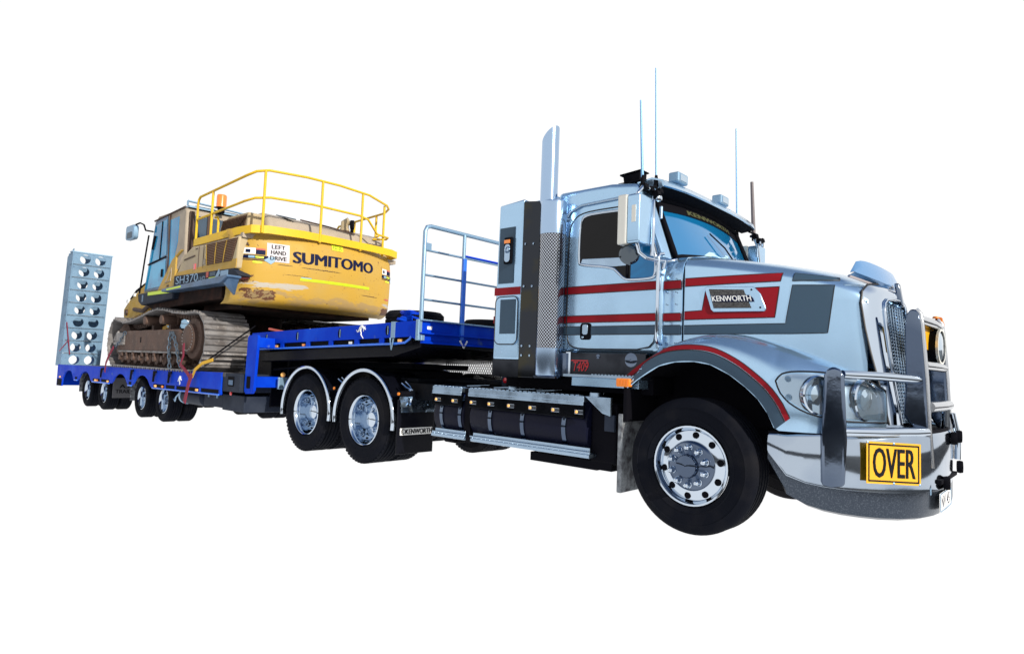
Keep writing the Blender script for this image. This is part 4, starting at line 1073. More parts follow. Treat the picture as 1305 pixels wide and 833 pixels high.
# gooseneck deck and side rails
q = MB(); xs_ = [-3.24, -4.2, -5.2, -6.2, -7.1]
q.sheet([[(x, -1.23, zg(x)-.012), (x, 1.23, zg(x)-.012)] for x in xs_], (0, 0, -.03)); tb_(q, "gooseneck_deck", M_deck)
def zquad(x0, x1, y, d0, d1, f, th):
    return [(x0, y, f(x0)-d0), (x1, y, f(x1)-d0), (x1, y, f(x1)-d1), (x0, y, f(x0)-d1)], (0, th, 0)
def gside(s):
    y = -1.25
    q = MB(); q.prism([(-7.08, y, zg(-7.08)), (-3.235, y, zg(-3.235)), (-3.235, y, zg(-3.235)-.215), (-3.35, y, zg(-3.35)-.175), (-7.08, y, zg(-7.08)-.170)], (0, .03, 0))
    r = tb_(q, "side_rail", M_blue, bevel=.004)
    q = MB(); q.prism(*zquad(-7.08, -3.35, y+.03, .165, .255, zg, .01)); q.build("rail_recess", M_blackm, r)
    q = MB(); q.tube([(-7.08, y+.01, zg(-7.08)-.245), (-3.62, y+.01, zg(-3.62)-.245), (-3.45, y+.01, zg(-3.45)-.238), (-3.37, y+.01, zg(-3.37)-.20), (-3.34, y+.01, zg(-3.3)-.17)], .014, 8); q.build("lower_lip", M_blue_l, r, smooth=60)
    q = MB()
    for x in (-6.99, -6.18, -5.50, -4.95, -4.38, -3.88): q.prism(*zquad(x-.045, x+.045, y+.002, .165, .25, zg, .025))
    q.build("rail_rib", M_blue, r, kind="stuff", bevel=.003)
    for x in (-6.63, -5.77, -4.75, -3.77):
        z = zg(x)-.088
        q = MB(); q.prism([(x+.032*math.cos(2*PI*k/20), y-.002, z+.060*math.sin(2*PI*k/20)) for k in range(20)], (0, .004, 0)); h = q.build("lashing_hole", M_blackm, r)
        q = MB(); q.box(x+.006, x+.020, y-.004, y-.001, z-.05, z+.05); q.build("hole_edge", M_galv, h)
    for x, m in ((-6.35, M_amberon), (-5.62, M_amber), (-4.52, M_white), (-3.55, M_amberon)):
        z = zg(x)-.213; q = MB(); q.obox((x, y+.018, z), (.032, 0, 0), (0, .012, 0), (0, 0, .016)); q.build("side_marker", m, r, bevel=.004)
    # leaping kangaroo mark
    q = MB(); k0, kz = -4.28, zg(-4.28)-.085
    def K(p, r): q.tube([(k0+a*.085, y-.004, kz+b*.085) for a, b in p], [t*.085 for t in r], 6)
    K([(-1.15, .25), (-.85, .0), (-.55, .12), (-.2, .62), (.15, .78), (.5, .62), (.75, .30)], [.05, .10, .13, .16, .20, .16, .08])
    K([(.62, .62), (.85, .45), (1.02, .28)], [.10, .10, .05]); K([(.85, .52), (.86, .78)], [.05, .03])
    K([(.55, .45), (.50, .15), (.62, .05)], [.06, .05, .03]); K([(.05, .62), (-.12, .12), (.05, -.18), (-.05, -.42), (.28, -.72), (.55, -.95)], [.16, .13, .09, .09, .07, .05])
    em = q.build("kangaroo_mark", M_white, r, 60); em.scale = (1, 1, 1)
    # ratchet strap over the rail
    q = MB(); q.box(-3.69, -3.62, y-.012, y-.002, zg(-3.65)-.18, zg(-3.65)+.006); q.box(-3.69, -3.62, y-.008, y+.3, zg(-3.65)+.002, zg(-3.65)+.008); st_ = q.build("ratchet_strap", M_galv, r)
    q = MB(); q.tube([(-3.69, y-.015, zg(-3.65)-.18), (-3.66, y-.015, zg(-3.65)-.31), (-3.63, y-.015, zg(-3.65)-.19)], .010, 6); q.build("strap_hook", M_galv, st_)
    return r
gr1 = gside(1); mirror(gr1)
# front beam
q = MB(); q.box(-3.235, -3.21, -1.25, 1.25, 1.475, 1.688); fb = tb_(q, "front_beam", M_blue)
q = MB(); q.box(-3.25, -3.165, -1.25, 1.25, 1.690, 1.706); q.build("beam_top_flange", M_galv, fb, bevel=.004)
q = MB(); q.box(-3.21, -3.15, -1.25, 1.25, 1.545, 1.560); q.prism([(-3.21, -1.22, 1.475), (-3.14, -1.22, 1.44), (-3.21, -1.22, 1.44)], (0, 2.44, 0)); q.build("beam_lower_flange", M_blue, fb, bevel=.004)
q = MB(); q.box(-3.24, -3.19, -1.27, -1.215, 1.47, 1.70); q.box(-3.20, -3.17, -1.24, -1.19, 1.47, 1.53); q.build("corner_post", M_galv, fb, bevel=.006)
q = MB(); q.box(-3.209, -3.205, -1.13, -1.06, 1.60, 1.635); q.build("white_reflector", M_white, fb)
q = MB(); q.tube([(-3.19, .25, 1.60), (-3.10, .35, 1.55), (-3.05, .45, 1.45), (-3.0, .5, 1.25)], .018, 8); q.tube([(-3.19, .32, 1.60), (-3.05, .48, 1.60), (-2.95, .6, 1.40)], .015, 8); q.build("air_lines", M_blue_l, fb, 60)
q = MB(); q.tube([(-3.19, .18, 1.62), (-3.05, .30, 1.60), (-2.98, .42, 1.45), (-2.95, .45, 1.30)], .014, 8); q.build("red_line", M_redlamp, fb, 60)
# belly
q = MB(); q.prism([(-3.26, -1.16, 1.475), (-3.26, -1.16, 1.40), (-3.75, -1.16, 1.29), (-6.95, -1.16, 1.16), (-6.95, -1.16, 1.30)], (0, 2.32, 0)); be = tb_(q, "gooseneck_belly", M_black, bevel=.01)
q = MB(); q.lathe([(.10, .0), (.12, .004), (.12, .012)], (-3.505, .02, 1.343), (.22, 0, -.97), 20); q.build("access_hole", M_chassis, be, 40)
q = MB(); q.box(-5.4, -4.2, -.5, .5, 1.145, 1.215); q.build("skid_plate", M_chassis, be)
# headboard
hb = tb_(MB().box(-3.255, -3.225, -1.22, -1.19, 1.5, 1.70), "headboard_foot", M_galv)
hb.name = "headboard"
q = MB(); q.tube([(-3.235, -1.20, 1.66), (-3.235, -1.20, 2.70), (-3.235, -1.175, 2.75), (-3.235, -1.12, 2.767), (-3.235, 1.12, 2.767), (-3.235, 1.175, 2.75), (-3.235, 1.20, 2.70), (-3.235, 1.20, 1.66)], .024, 10); q.build("outer_frame", M_galv, hb, 60)
for z in (2.488, 2.209, 1.932): q = MB(); q.tube([(-3.235, -1.19, z), (-3.235, 1.19, z)], .013, 8); q.build("crossbar", M_galv, hb, 60)
for y in (-.60, .60):
    q = MB(); q.tube([(-3.225, y, 1.50), (-3.225, y, 2.76)], .021, 8); u = q.build("upright", M_galv, hb, 60)
    q = MB(); q.bar((-3.195, y-.01, 1.51), (-3.195, y-.01, 2.47), .05, .03); q.build("blue_upright", M_blue_l, u, bevel=.004)
    q = MB(); q.tube([(-3.17, y-.06, 1.50), (-3.16, y, 1.42), (-3.17, y+.06, 1.50)], .010, 6); q.build("foot_hook", M_white, u)
q = MB(); q.box(-3.25, -3.22, -1.185, -1.11, 2.49, 2.57); q.build("corner_gusset", M_galv, hb)
q = MB(); q.tube([(-3.225, -.58, 2.51), (-3.225, 1.15, 2.51)], .014, 6); q.build("blue_bar", M_blue, hb)
# swan neck down to the low deck
q = MB(); q.prism([(-6.95, -1.10, 1.42), (-6.75, -1.10, 1.30), (-6.70, -1.10, .50), (-7.5, -1.10, .42), (-7.9, -1.10, .55), (-7.9, -1.10, .92), (-7.2, -1.10, .95), (-7.08, -1.10, 1.45)], (0, 2.2, 0)); nk = tb_(q, "swan_neck", M_black, bevel=.01)
q = MB()
q.tube([(-6.6, -1.12, 1.05), (-6.2, -1.0, 1.10), (-6.0, -.95, 1.12)], .018, 6); q.tube([(-6.4, -1.0, 1.25), (-6.4, -1.0, .7)], .02, 6); q.tube([(-6.25, -.9, 1.2), (-6.22, -.9, .85)], .025, 6); q.box(-6.7, -6.3, -.9, .9, .45, .55); q.box(-6.72, -6.15, -.8, .8, .95, 1.2)
q.build("neck_fittings", M_chassis, nk)
q = MB(); q.box(-6.34, -6.30, -1.20, -1.06, .78, .95); lamp_ = q.build("rear_flap_plate", M_galv, nk, bevel=.01)
q = MB(); q.lathe([(0, .03), (.03, .02), (.035, 0)], (-6.32, -1.13, .985), (1, 0, 0), 12); q.build("amber_lamp", M_amberon, lamp_, 60)
# blue outrigger plate and grey corner box
q = MB(); q.prism([(-6.65, -1.53, .74), (-6.63, -1.53, 1.50), (-6.59, -1.53, 1.53), (-6.36, -1.53, 1.535), (-6.33, -1.53, 1.51), (-6.37, -1.53, .76), (-6.42, -1.53, .71), (-6.60, -1.53, .70)], (0, .04, 0)); op = tb_(q, "outrigger_plate", M_blue, bevel=.006)
q = MB(); q.prism(rrect(-6.58, -6.47, .78, .95, .02, c=-1.534), (0, .004, 0)); q.build("plate_slot", M_blackm, op)
q = MB(); q.box(-6.62, -6.38, -1.49, -1.2, 1.36, 1.50); q.build("outrigger_arm", M_blue, op); q = MB(); q.box(-6.62, -6.40, -1.49, -1.0, .80, .95); q.build("outrigger_arm", M_blue, op)
mirror(op)
q = MB(); q.box(-7.24, -6.68, -1.58, -1.1, .71, .975); cb = tb_(q, "corner_box", M_dkgrey, bevel=.01)
q = MB(); q.box(-7.05, -6.86, -1.586, -1.58, .79, .93); q.build("box_lid", M_blackm, cb); q = MB(); q.box(-7.02, -6.89, -1.59, -1.586, .81, .88); q.build("lid_handle", M_step, cb)
q = MB(); q.lathe([(0, .02), (.025, .012), (.03, 0)], (-7.0, -1.55, .685), (0, -1, 0), 12); q.build("red_marker", M_redlamp, cb)
mirror(cb)
# low deck
q = MB(); q.sheet([[(x, -1.585, zd(x)-.003), (x, 1.585, zd(x)-.003)] for x in (-7.15, -10, -13, -16.1)], (0, 0, -.06)); tb_(q, "low_deck", M_deck)
q = MB()
for s in (-1, 1):
    q.prism([(-7.6, s*.45-.08, zd(-7.6)-.07), (-16.0, s*.45-.08, zd(-16)-.07), (-16.0, s*.45-.08, .55), (-9.6, s*.45-.08, .52), (-7.6, s*.45-.08, .40)], (0, .16, 0))
for x in (-8.5, -9.5, -12.7): q.box(x-.06, x+.06, -1.5, 1.5, zd(x)-.25, zd(x)-.07)
tb_(q, "deck_beams", M_chassis, kind="stuff")
AR = (-10.5, -11.68, -13.95, -15.2)
def skirt():
    y = -1.60; pts = []
    top = [(-7.24, zd(-7.24)), (-16.12, zd(-16.12))]
    bot = []
    x = -16.12
    bot.append((-16.12, zd(-16.1)-.50)); bot.append((-15.72, zd(-15.7)-.50)); 
    for a in AR[::-1]:
        b = zd(a)
        if a == AR[3]: bot += [(-15.66, b-.32), (-15.55, b-.22), (-15.42, b-.145), (-15.2, b-.12), (-15.02, b-.135), (-14.92, b-.19), (-14.80, b-.30), (-14.74, b-.34)]
        else: bot += [(a-.52, b-.33), (a-.42, b-.285), (a-.30, b-.19), (a-.16, b-.135), (a, b-.12), (a+.16, b-.135), (a+.30, b-.19), (a+.42, b-.285), (a+.52, b-.33)]
    bot.append((-7.24, zd(-7.24)-.33))
    # plate drawn as strips between the top line and the underside
    q = MB(); up = [(x, y, zd(x)) for x, z in bot]; lo = [(x, y, z) for x, z in bot]
    q.grid([[a, b] for a, b in zip(up, lo)], flip=False)
    r = tb_(q, "side_skirt", M_blue, solid=.03)
    # slots and lip along the flats
    for x0, x1, posts in ((-9.9, -7.3, (-9.35, -8.9, -8.42, -7.95)), (-13.35, -12.3, (-12.82,)), (-11.15, -11.02, ()), (-14.65, -14.5, ())):
        q = MB(); q.prism([(x0, y-.004, zd(x0)-.255), (x1, y-.004, zd(x1)-.255), (x1, y-.004, zd(x1)-.312), (x0, y-.004, zd(x0)-.312)], (0, .003, 0)); s_ = q.build("skirt_slot", M_blackm, r)
        q = MB(); q.tube([(x0-.03, y-.006, zd(x0)-.328), (x1+.03, y-.006, zd(x1)-.328)], .014, 6); q.build("skirt_lip", M_blue_l, s_, 60)
        if posts:
            q = MB()
            for px in posts: q.box(px-.035, px+.035, y-.008, y-.003, zd(px)-.315, zd(px)-.25)
            q.build("slot_rib", M_blue, s_, kind="stuff")
    for x, m in ((-15.85, M_amberon), (-13.15, M_amberon), (-13.02, M_amber), (-12.35, M_amberon), (-9.78, M_amberon), (-9.45, M_amber), (-8.05, M_amberon)):
        q = MB(); z = zd(x)-.29; q.obox((x, y-.014, z), (.035, 0, 0), (0, .01, 0), (0, 0, .018)); q.build("side_marker", m, r, bevel=.004)
    for x in (-12.73, -10.97, -9.83, -9.15):
        q = MB(); q.box(x-.055, x+.055, y-.03, y-.002, zd(x)-.06, zd(x)-.03); q.lathe([(0, .02), (.035, .02), (.04, 0)], (x, y-.02, zd(x)-.09), (0, -1, 0), 12); q.bar((x, y-.03, zd(x)-.08), (x-.02, y-.03, zd(x)-.22), .03, .02); q.build("load_winch", M_blackm, r, 40)
    q = MB(); k0, kz = -8.75, zd(-8.75)-.165
    for p in ([(-.9, -.2), (-.4, .5), (0, .9), (.3, .6), (.9, .1)], [(-.1, .8), (-.1, .1), (.1, -.3), (.05, -.9)], [(.2, .5), (.5, .9)], [(-.4, .5), (.0, .45)]):
        q.tube([(k0+a*.07, y-.006, kz+b*.075) for a, b in p], .0095, 6)
    q.build("kangaroo_mark", M_white, r)
    q = MB(); q.box(-16.12, -15.72, y-.003, y+.02, zd(-16)-.495, zd(-16)-.335); q.build("tail_panel", M_blackm, r)
    return r
sk = skirt(); mirror(sk)
q = MB(); q.box(-16.16, -16.12, -1.6, 1.6, zd(-16.1)-.50, zd(-16.1)); rb = tb_(q, "rear_beam", M_blue)
q = MB()
for y in (-1.3, 1.3): q.box(-16.17, -16.16, y-.2, y+.2, .5, .62)
q.build("tail_lamps", M_redlamp, rb)
# under-deck: toolbox, air tank
q = MB(); q.box(-7.42, -6.72, -1.48, -.9, .42, .66); q.box(-8.12, -7.45, -1.46, -.9, .44, .64); tbx = tb_(q, "tool_box", M_dkgrey, bevel=.012)
q = MB(); q.box(-7.95, -7.91, -1.475, -1.46, .58, .63); q.box(-7.65, -7.61, -1.475, -1.46, .58, .63); q.build("box_catch", M_galv, tbx)
q = MB(); q.lathe([(0, 0), (.09, .01), (.125, .04), (.125, .86), (.09, .89), (0, .90)], (-9.10, -1.36, .535), (1, 0, 0), 24); at_ = tb_(q, "air_tank", M_dkgrey, smooth=40)
q = MB(); q.lathe([(0, -.012), (.05, -.006), (.10, .008), (.13, .035), (.135, .09), (.127, .10)], (-9.10, -1.36, .535), (1, 0, 0), 24); q.tube([(-9.0, -1.47, .62), (-9.2, -1.48, .50), (-9.3, -1.45, .43), (-9.38, -1.44, .46)], .012, 6); q.build("tank_end", M_galv, at_, 40)
# axles, wheels
WX = (-10.5, -11.63, -13.97, -15.18); WR = .385
def trailer_wheel(x):
    z = zground(x)+WR
    w = empty("trailer_wheel", (x+7.0, -.965, z), TR); k = WR/.515
    for nm, off in (("outer_tyre", .135), ("inner_tyre", -.135)):
        m = MB(); m.lathe([(max(r*k, .225), a*.80+off) for r, a in tyre_prof(1)], n=44); m.build(nm, M_tyre, w, 30)
    m = MB(); m.lathe([(.226, .215), (.227, .235), (.218, .238), (.208, .215), (.200, .14), (.192, .06), (.17, .03), (.12, .03), (0, .035)], n=36); m.build("rim", M_chrome, w, 35)
    m = MB(); m.lathe([(.085, .02), (.08, .10), (.06, .12), (0, .122)], n=20); m.build("hub", M_chrome_d, w, 35)
    m = MB(); m.cyl((0, -0.02, 0), (0, -0.038, 0), 0.022, n=10); hh = m.build("hand_hole", M_blackm, w, 40)
    for k in range(8):
        a = 2*PI*(k+0)/8; o = hh if k == 0 else hh.copy()
        if k: COL.objects.link(o)
        o.location = (0.14*math.cos(a), 0, 0.14*math.sin(a))
    mirror(w)
for x in WX: trailer_wheel(x)
for x in WX:
    q = MB(); q.cyl((x, -.8, zground(x)+WR), (x, .8, zground(x)+WR), .07); q.box(x-.25, x+.25, -.55, -.40, .38, .50); q.box(x-.25, x+.25, .40, .55, .38, .50); tb_(q, "axle", M_chassis)
for x, y0, y1, z0, z1 in ((-12.62, -1.43, -.93, .29, .70), (-12.16, -1.24, -.72, .26, .70), (-15.70, -1.24, -.72, .26, .70)):
    q = MB(); q.box(x-.012, x+.012, y0, y1, z0, z1); f_ = tb_(q, "mud_flap", M_dusty if x != -12.62 else mat("grey_flap", (.085, .085, .095), .85), bevel=.006)
    if x == -12.62:
        q = MB(); q.text("AA", lambda u, v: (x+.0135, y0+.12+.28*u, .49+.075*v), bold=.02); q.text("TRAILER", lambda u, v: (x+.0135, y0+.05+.40*u, .385+.075*v), bold=.008); q.build("flap_lettering", M_ink, f_)
    mirror(f_)
# ramps
def ramp():
    e = empty("loading_ramp", (-16.1+7.0, 0, zd(-16.1)-.03), TR); H = 2.75; n = 9; lean = .30/2.7
    y0, y1 = -1.585, -.72
    def P(u, v, d=0): return (lean*v+d, y0+(y1-y0)*u, v)
    hp = H/n
    for r in range(n):
        v0, v1 = r*hp+.012, (r+1)*hp-.012
        for layer, d in (("tread_plate", 0.0), ("back_plate", -.42)):
            q = MB()
            for (ua, ub, uc) in ((.04, .52, .33), (.52, .96, .70)):
                SH = {8: (0, 0), 7: (-.01, -.09), 6: (-.035, -.085), 5: (-.035, -.085), 4: (-.03, -.08), 3: None, 2: (0, -.09), 1: (-.02, 0), 0: (.06, 0)}[r] if layer == "back_plate" else (0, 0)
                if SH is None:
                    q.grid([[P(ua, v0, d), P(ua, v1, d)], [P(ub, v0, d), P(ub, v1, d)]]); continue
                m = 20; cy_, cv = uc+SH[0], (v0+v1)/2-.005+SH[1]*.35; ru, rv = .112/(y1-y0), .112
                ring, sq = [], []
                for k in range(m):
                    a = 2*PI*k/m; c_, s_ = math.cos(a), math.sin(a); ring.append((cy_+ru*c_, cv+rv*s_))
                    t = min(((ub-cy_)/c_ if c_ > 0 else (ua-cy_)/c_) if abs(c_) > 1e-6 else 9, ((v1-cv)/s_ if s_ > 0 else (v0-cv)/s_) if abs(s_) > 1e-6 else 9)
                    sq.append((cy_+c_*t, cv+s_*t))
                # pull the nearest ray out to each corner
                for (cu, cw) in ((ua, v0), (ub, v0), (ua, v1), (ub, v1)):
                    kk = min(range(m), key=lambda i: abs((math.atan2(cw-cv, cu-cy_)-2*PI*i/m+PI) % (2*PI)-PI)); sq[kk] = (cu, cw)
                q.grid([[P(a, b, d), P(c2, d2, d)] for (a, b), (c2, d2) in zip(ring, sq)], closed=True)
            q.build(layer, M_ramp, e, solid=.02)
        q = MB(); q.obox(P(.5, v1+.006, -.09), (.10, 0, 0), (0, (y1-y0)*.48, 0), (0, 0, .004)); 
        q.build("ramp_rung", M_ramp, e)
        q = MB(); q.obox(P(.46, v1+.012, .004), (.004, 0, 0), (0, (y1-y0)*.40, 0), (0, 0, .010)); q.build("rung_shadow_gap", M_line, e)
    for u in (0.02, .98):
        q = MB(); a, b = P(u, 0, -.1), P(u, H+(.06 if u < .5 else 0), -.1); q.bar(a, b, .02, .24, up=(1, 0, 0)) if False else q.prism([P(u, 0, .01), P(u, H+(.07 if u < .5 else 0), .01), P(u, H-.1, -.45), P(u, 0, -.45)], (0, .02 if u < .5 else -.02, 0)); q.build("ramp_side", M_ramp, e, bevel=.004)
    q = MB(); q.obox(P(.5, H, -.1), (.11, 0, 0), (0, (y1-y0)/2, 0), (0, 0, .012)); q.build("ramp_tip", M_galv, e)
    q = MB(); q.tube([P(.05, 1.05, .03), P(.13, .62, .05), P(.20, .28, .04)], .013, 6); q.tube([P(-.05, .35, .04), P(.13, .62, .05)], .009, 6); q.build("ramp_tether", M_strapr, e)
    return e
mirror(ramp())

# ================================================================== LOOSE THINGS ON THE TRAILER
q = MB(); q.lathe([(.18, .02), (.20, .0), (.32, .0), (.36, .04), (.36, .075), (.35, .08), (.35, .09), (.36, .095), (.36, .145), (.32, .185), (.20, .185), (.18, .17), (.18, .02)], axis=(0, 0, 1), n=40)
sp1 = q.build("spare_tyre", M_tyre, None, 30); sp1.location = (-3.93, -.72, zg(-3.9)-.008)
tag(sp1, "black spare tyre lying flat on the gooseneck deck just behind the headboard's tall left post", "tyre", "spare tyres on the gooseneck")
sp2 = sp1.copy(); COL.objects.link(sp2); sp2.location = (-3.95, .62, zg(-3.9)-.008); tag(sp2, "black spare tyre on the gooseneck mostly hidden behind the truck's side locker", "tyre", "spare tyres on the gooseneck")
q = MB()
random.seed(3)
for i in range(9):
    a = random.uniform(0, PI); c_ = (random.uniform(-.05, .05), random.uniform(-.06, .06), .02+.014*i)
    q.tube([(c_[0]+.10*math.cos(a+t), c_[1]+.09*math.sin(a+t), c_[2]+.012*math.sin(3*t)) for t in [k*.5 for k in range(13)]], .018, 6)
bd_ = q.build("strap_bundle", [M_blue], None, 60); bd_.location = (-3.60, -1.08, zg(-3.6)-.005)
tag(bd_, "coiled blue strap bundle at the front corner of the gooseneck beside the headboard", "strap")
q = MB(); q.tube([(.12, -.02, .05), (.0, -.10, .04), (-.10, -.16, .01)], .016, 6); q.obox((.05, .03, .05), (.10, 0, 0), (0, .08, 0), (0, 0, .05)); q.build("ratchet", M_blackm, bd_)

def chain(pts, name, label, pitch=.075, r=.013):
    P = []; 
    for a, b in zip(pts, pts[1:]):
        a, b = V(a), V(b); n_ = max(int((b-a).length/pitch), 1)
        P += [a.lerp(b, i/n_) for i in range(n_)]
    P.append(V(pts[-1])); q = MB()
    for i in range(len(P)-1):
        t = (P[i+1]-P[i]); L = t.length; t.normalize(); u = t.orthogonal().normalized(); w = t.cross(u)
        sd_ = u if i % 2 else w; c_ = (P[i]+P[i+1])/2
        q.tube([c_+t*(L*.62*math.cos(k*PI/5))+sd_*(.026*math.sin(k*PI/5)) for k in range(10)], r*.8, 5, closed=True)
    o = q.build(name, M_chain, None, 60); tag(o, label, "chain", "chains tying down the excavator")
    return o

# ================================================================== EXCAVATOR
EX = tag(empty("excavator", (-10.2, 0, zd(-10.2))), "dirty yellow tracked excavator with yellow guard rails and SUMITOMO on its counterweight", "excavator")
EL = V((10.2, 0, -zd(-10.2)))
def xb(mb, name, m, parent=EX, **k):
    o = mb.build(name, m, parent, **k)
    if parent is EX: o.location = EL
    return o
def zt_(x): return zd(x)
# ---- undercarriage
def track_path():
    """closed outline of the chain (x, height over the deck), shoe after shoe"""
    pts = []
    xf, xr, r = -8.33, -12.05, .455
    for k in range(0, 13): a = R(-90+180*k/12); pts.append((xf+r*math.cos(a), .035+r+r*math.sin(a)))         # front idler, bottom to top
    top = [(-8.7, .935), (-9.15, .96), (-9.6, 1.02), (-9.95, 1.045), (-10.35, 1.0), (-10.75, .93), (-11.2, .865), (-11.6, .84), (-11.9, .875)]
    pts += top
    for k in range(1, 13): a = R(95+175*k/12); pts.append((xr+r*math.cos(a), .035+r+r*math.sin(a)))
    pts += [(-11.5, .035), (-10.5, .035), (-9.5, .035)]
    return pts
def resample(pts, n):
    P = [V((x, 0, z)) for x, z in pts]; P.append(P[0]); L = [0]
    for a, b in zip(P, P[1:]): L.append(L[-1]+(b-a).length)
    out = []; j = 0
    for i in range(n):
        s = L[-1]*i/n
        while L[j+1] < s: j += 1
        t = (s-L[j])/(L[j+1]-L[j]); p = P[j].lerp(P[j+1], t); d = (P[j+1]-P[j]).normalized(); out.append((p, d))
    return out
tp = track_path(); NSH = 46
sh_m = None
m = MB(); L2 = .118                                     # triple grouser shoe: x along the chain, z outwards
m.prism([(-L2, -.36, 0), (L2, -.36, 0), (L2, -.36, .016), (L2-.02, -.36, .045), (L2-.04, -.36, .018), (.02, -.36, .018), (0, -.36, .050), (-.02, -.36, .018), (-L2+.04, -.36, .018), (-L2+.02, -.36, .045), (-L2, -.36, .016)], (0, .72, 0))
def track(yc):
    global sh_m
    t = empty("track", (0, yc, 0), EX)
    t.location = (0, yc, 0)
    for i, (p, d) in enumerate(resample(tp, NSH)):
        n_ = V((d.z, 0, -d.x))                        # outward for an anticlockwise (x, z) loop
        if sh_m is None:
            o = m.build("track_shoe", M_track, t); sh_m = o.data
        else:
            o = bpy.data.objects.new("track_shoe", sh_m); COL.objects.link(o); o.parent = t
        mt = Matrix((d, V((0, 1, 0)), -d.cross(V((0, 1, 0))) if d.cross(V((0, 1, 0))).dot(n_) < 0 else d.cross(V((0, 1, 0))))).transposed().to_4x4()
        mt.translation = V((p.x+10.2, 0, p.z))
        o.matrix_local = mt
    # chain links inside
    q = MB()
    for p, d in resample(tp, 92):
        n_ = V((d.z, 0, -d.x)); c_ = V((p.x+10.2, 0, p.z))-n_*.055
        for s in (-.09, .09): q.obox(c_+V((0, s, 0)), d*.045, V((0, .025, 0)), n_*.045)
    q.build("track_links", M_rust, t, kind="stuff")
    return t
tk1 = track(-1.26)
# frame between: beam, rollers, sprocket, idler
def tframe(s):
    f = empty("track_frame", (0, s*1.26, 0), EX); o = -.30; zz = 0
    q = MB(); q.prism([(-1.75, o-.02, .64), (-1.75, o-.02, .30), (1.40, o-.02, .30), (1.40, o-.02, .55), (1.2, o-.02, .70), (-1.3, o-.02, .70)], (0, .60, 0)); b_ = q.build("side_beam", M_rust, f, bevel=.03)
    q = MB(); q.prism([(-1.78, o-.05, .70), (-2.0, o-.05, .55), (-2.0, o-.05, .50), (-1.75, o-.05, .50)], (0, .3, 0)); q.box(-1.95, -1.4, o-.06, o+.3, .42, .48); q.box(-1.9, -1.4, o-.045, o+.1, .48, .66); q.box(-1.75, 1.4, o-.035, o+.2, .285, .32); q.build("beam_gusset", M_track, b_, bevel=.01)
    q = MB(); q.box(-.58, -.53, o-.023, o-.018, .47, .57); q.build("beam_slot", M_blackm, b_)
    for i in range(9):
        x = -1.62+.36*i; q = MB(); q.lathe([(.0, -.06), (.05, -.06), (.06, -.02), (.105, .0), (.105, .06), (.085, .07), (.085, .15), (.105, .16), (.105, .22), (.05, .24), (0, .24)], (x, o+.02, .185), (0, 1, 0), 18); q.obox((x+.12 if i % 3 == 0 else x, o-.02, .255), (.035, 0, 0), (0, .02, 0), (0, 0, .035)); q.build("track_roller", M_rust, f, 40)
    for x in (-.35, .45):
        q = MB(); q.lathe([(.0, -.10), (.075, -.10), (.085, -.06), (.085, .14), (.11, .15), (.11, .2), (0, .2)], (x, o+.05, .875), (0, 1, 0), 18); q.box(x-.05, x+.05, o+.1, o+.25, .66, .86); q.build("carrier_roller", M_rust, f, 40)
    q = MB(); q.lathe([(0, -.035), (.20, -.035), (.235, -.015), (.24, .04), (.33, .06), (.36, .12), (.36, .30), (.3, .34), (0, .36)], (1.60, o+.0, .545), (0, 1, 0), 40)
    wd = q.build("idler_wheel", M_rust, f, 40)
    q = MB()
    for i in range(24): a = 2*PI*i/24; q.lathe([(0, .008), (.012, .006), (.014, 0)], (1.60+.205*math.cos(a), o-.033, .545+.205*math.sin(a)), (0, -1, 0), 6)
    q.build("wheel_bolts", M_track, wd, kind="stuff")
    q = MB(); q.lathe([(0, -.02), (.25, -.02), (.30, .02), (.37, .06), (.37, .26), (0, .3)], (-1.86, o+.05, .49), (0, 1, 0), 36); q.build("drive_sprocket", M_rust, f, 40)
    return f
tframe(-1); tframe(1)
tk2 = copy_tree(tk1, EX); tk2.location.y = 1.26
q = MB(); q.box(-11.2, -9.2, -1.0, 1.0, 1.30, 1.72); q.lathe([(.75, 0), (.78, .02), (.78, .30), (.7, .33), (0, .33)], (-10.2, 0, 1.70), (0, 0, 1), 40); q.prism([(-8.7, -1.0, 1.4), (-9.4, -1.0, 1.68), (-9.4, -1.0, 1.3), (-8.7, -1.0, 1.2)], (0, 2, 0)); xb(q, "car_body", M_under, smooth=40)
q = MB(); q.prism([(-10.02, -1.42, 1.735), (-9.72, -1.40, 1.745), (-9.70, -1.30, 1.735), (-9.98, -1.30, 1.735)], (0, 0, .035)); xb(q, "grease_rag", M_signy)
# ---- revolving frame
q = MB(); q.prism([(-11.1, -1.46, 2.30), (-11.1, -1.46, 2.16), (-10.6, -1.46, 2.02), (-7.75, -1.46, 2.12), (-7.75, -1.46, 2.36)], (0, 2.92, 0)); xb(q, "revolving_frame", M_under, bevel=.01)
q = MB(); q.box(-9.0, -7.6, -1.2, 1.2, 1.98, 2.12); xb(q, "belly_plate", M_under)
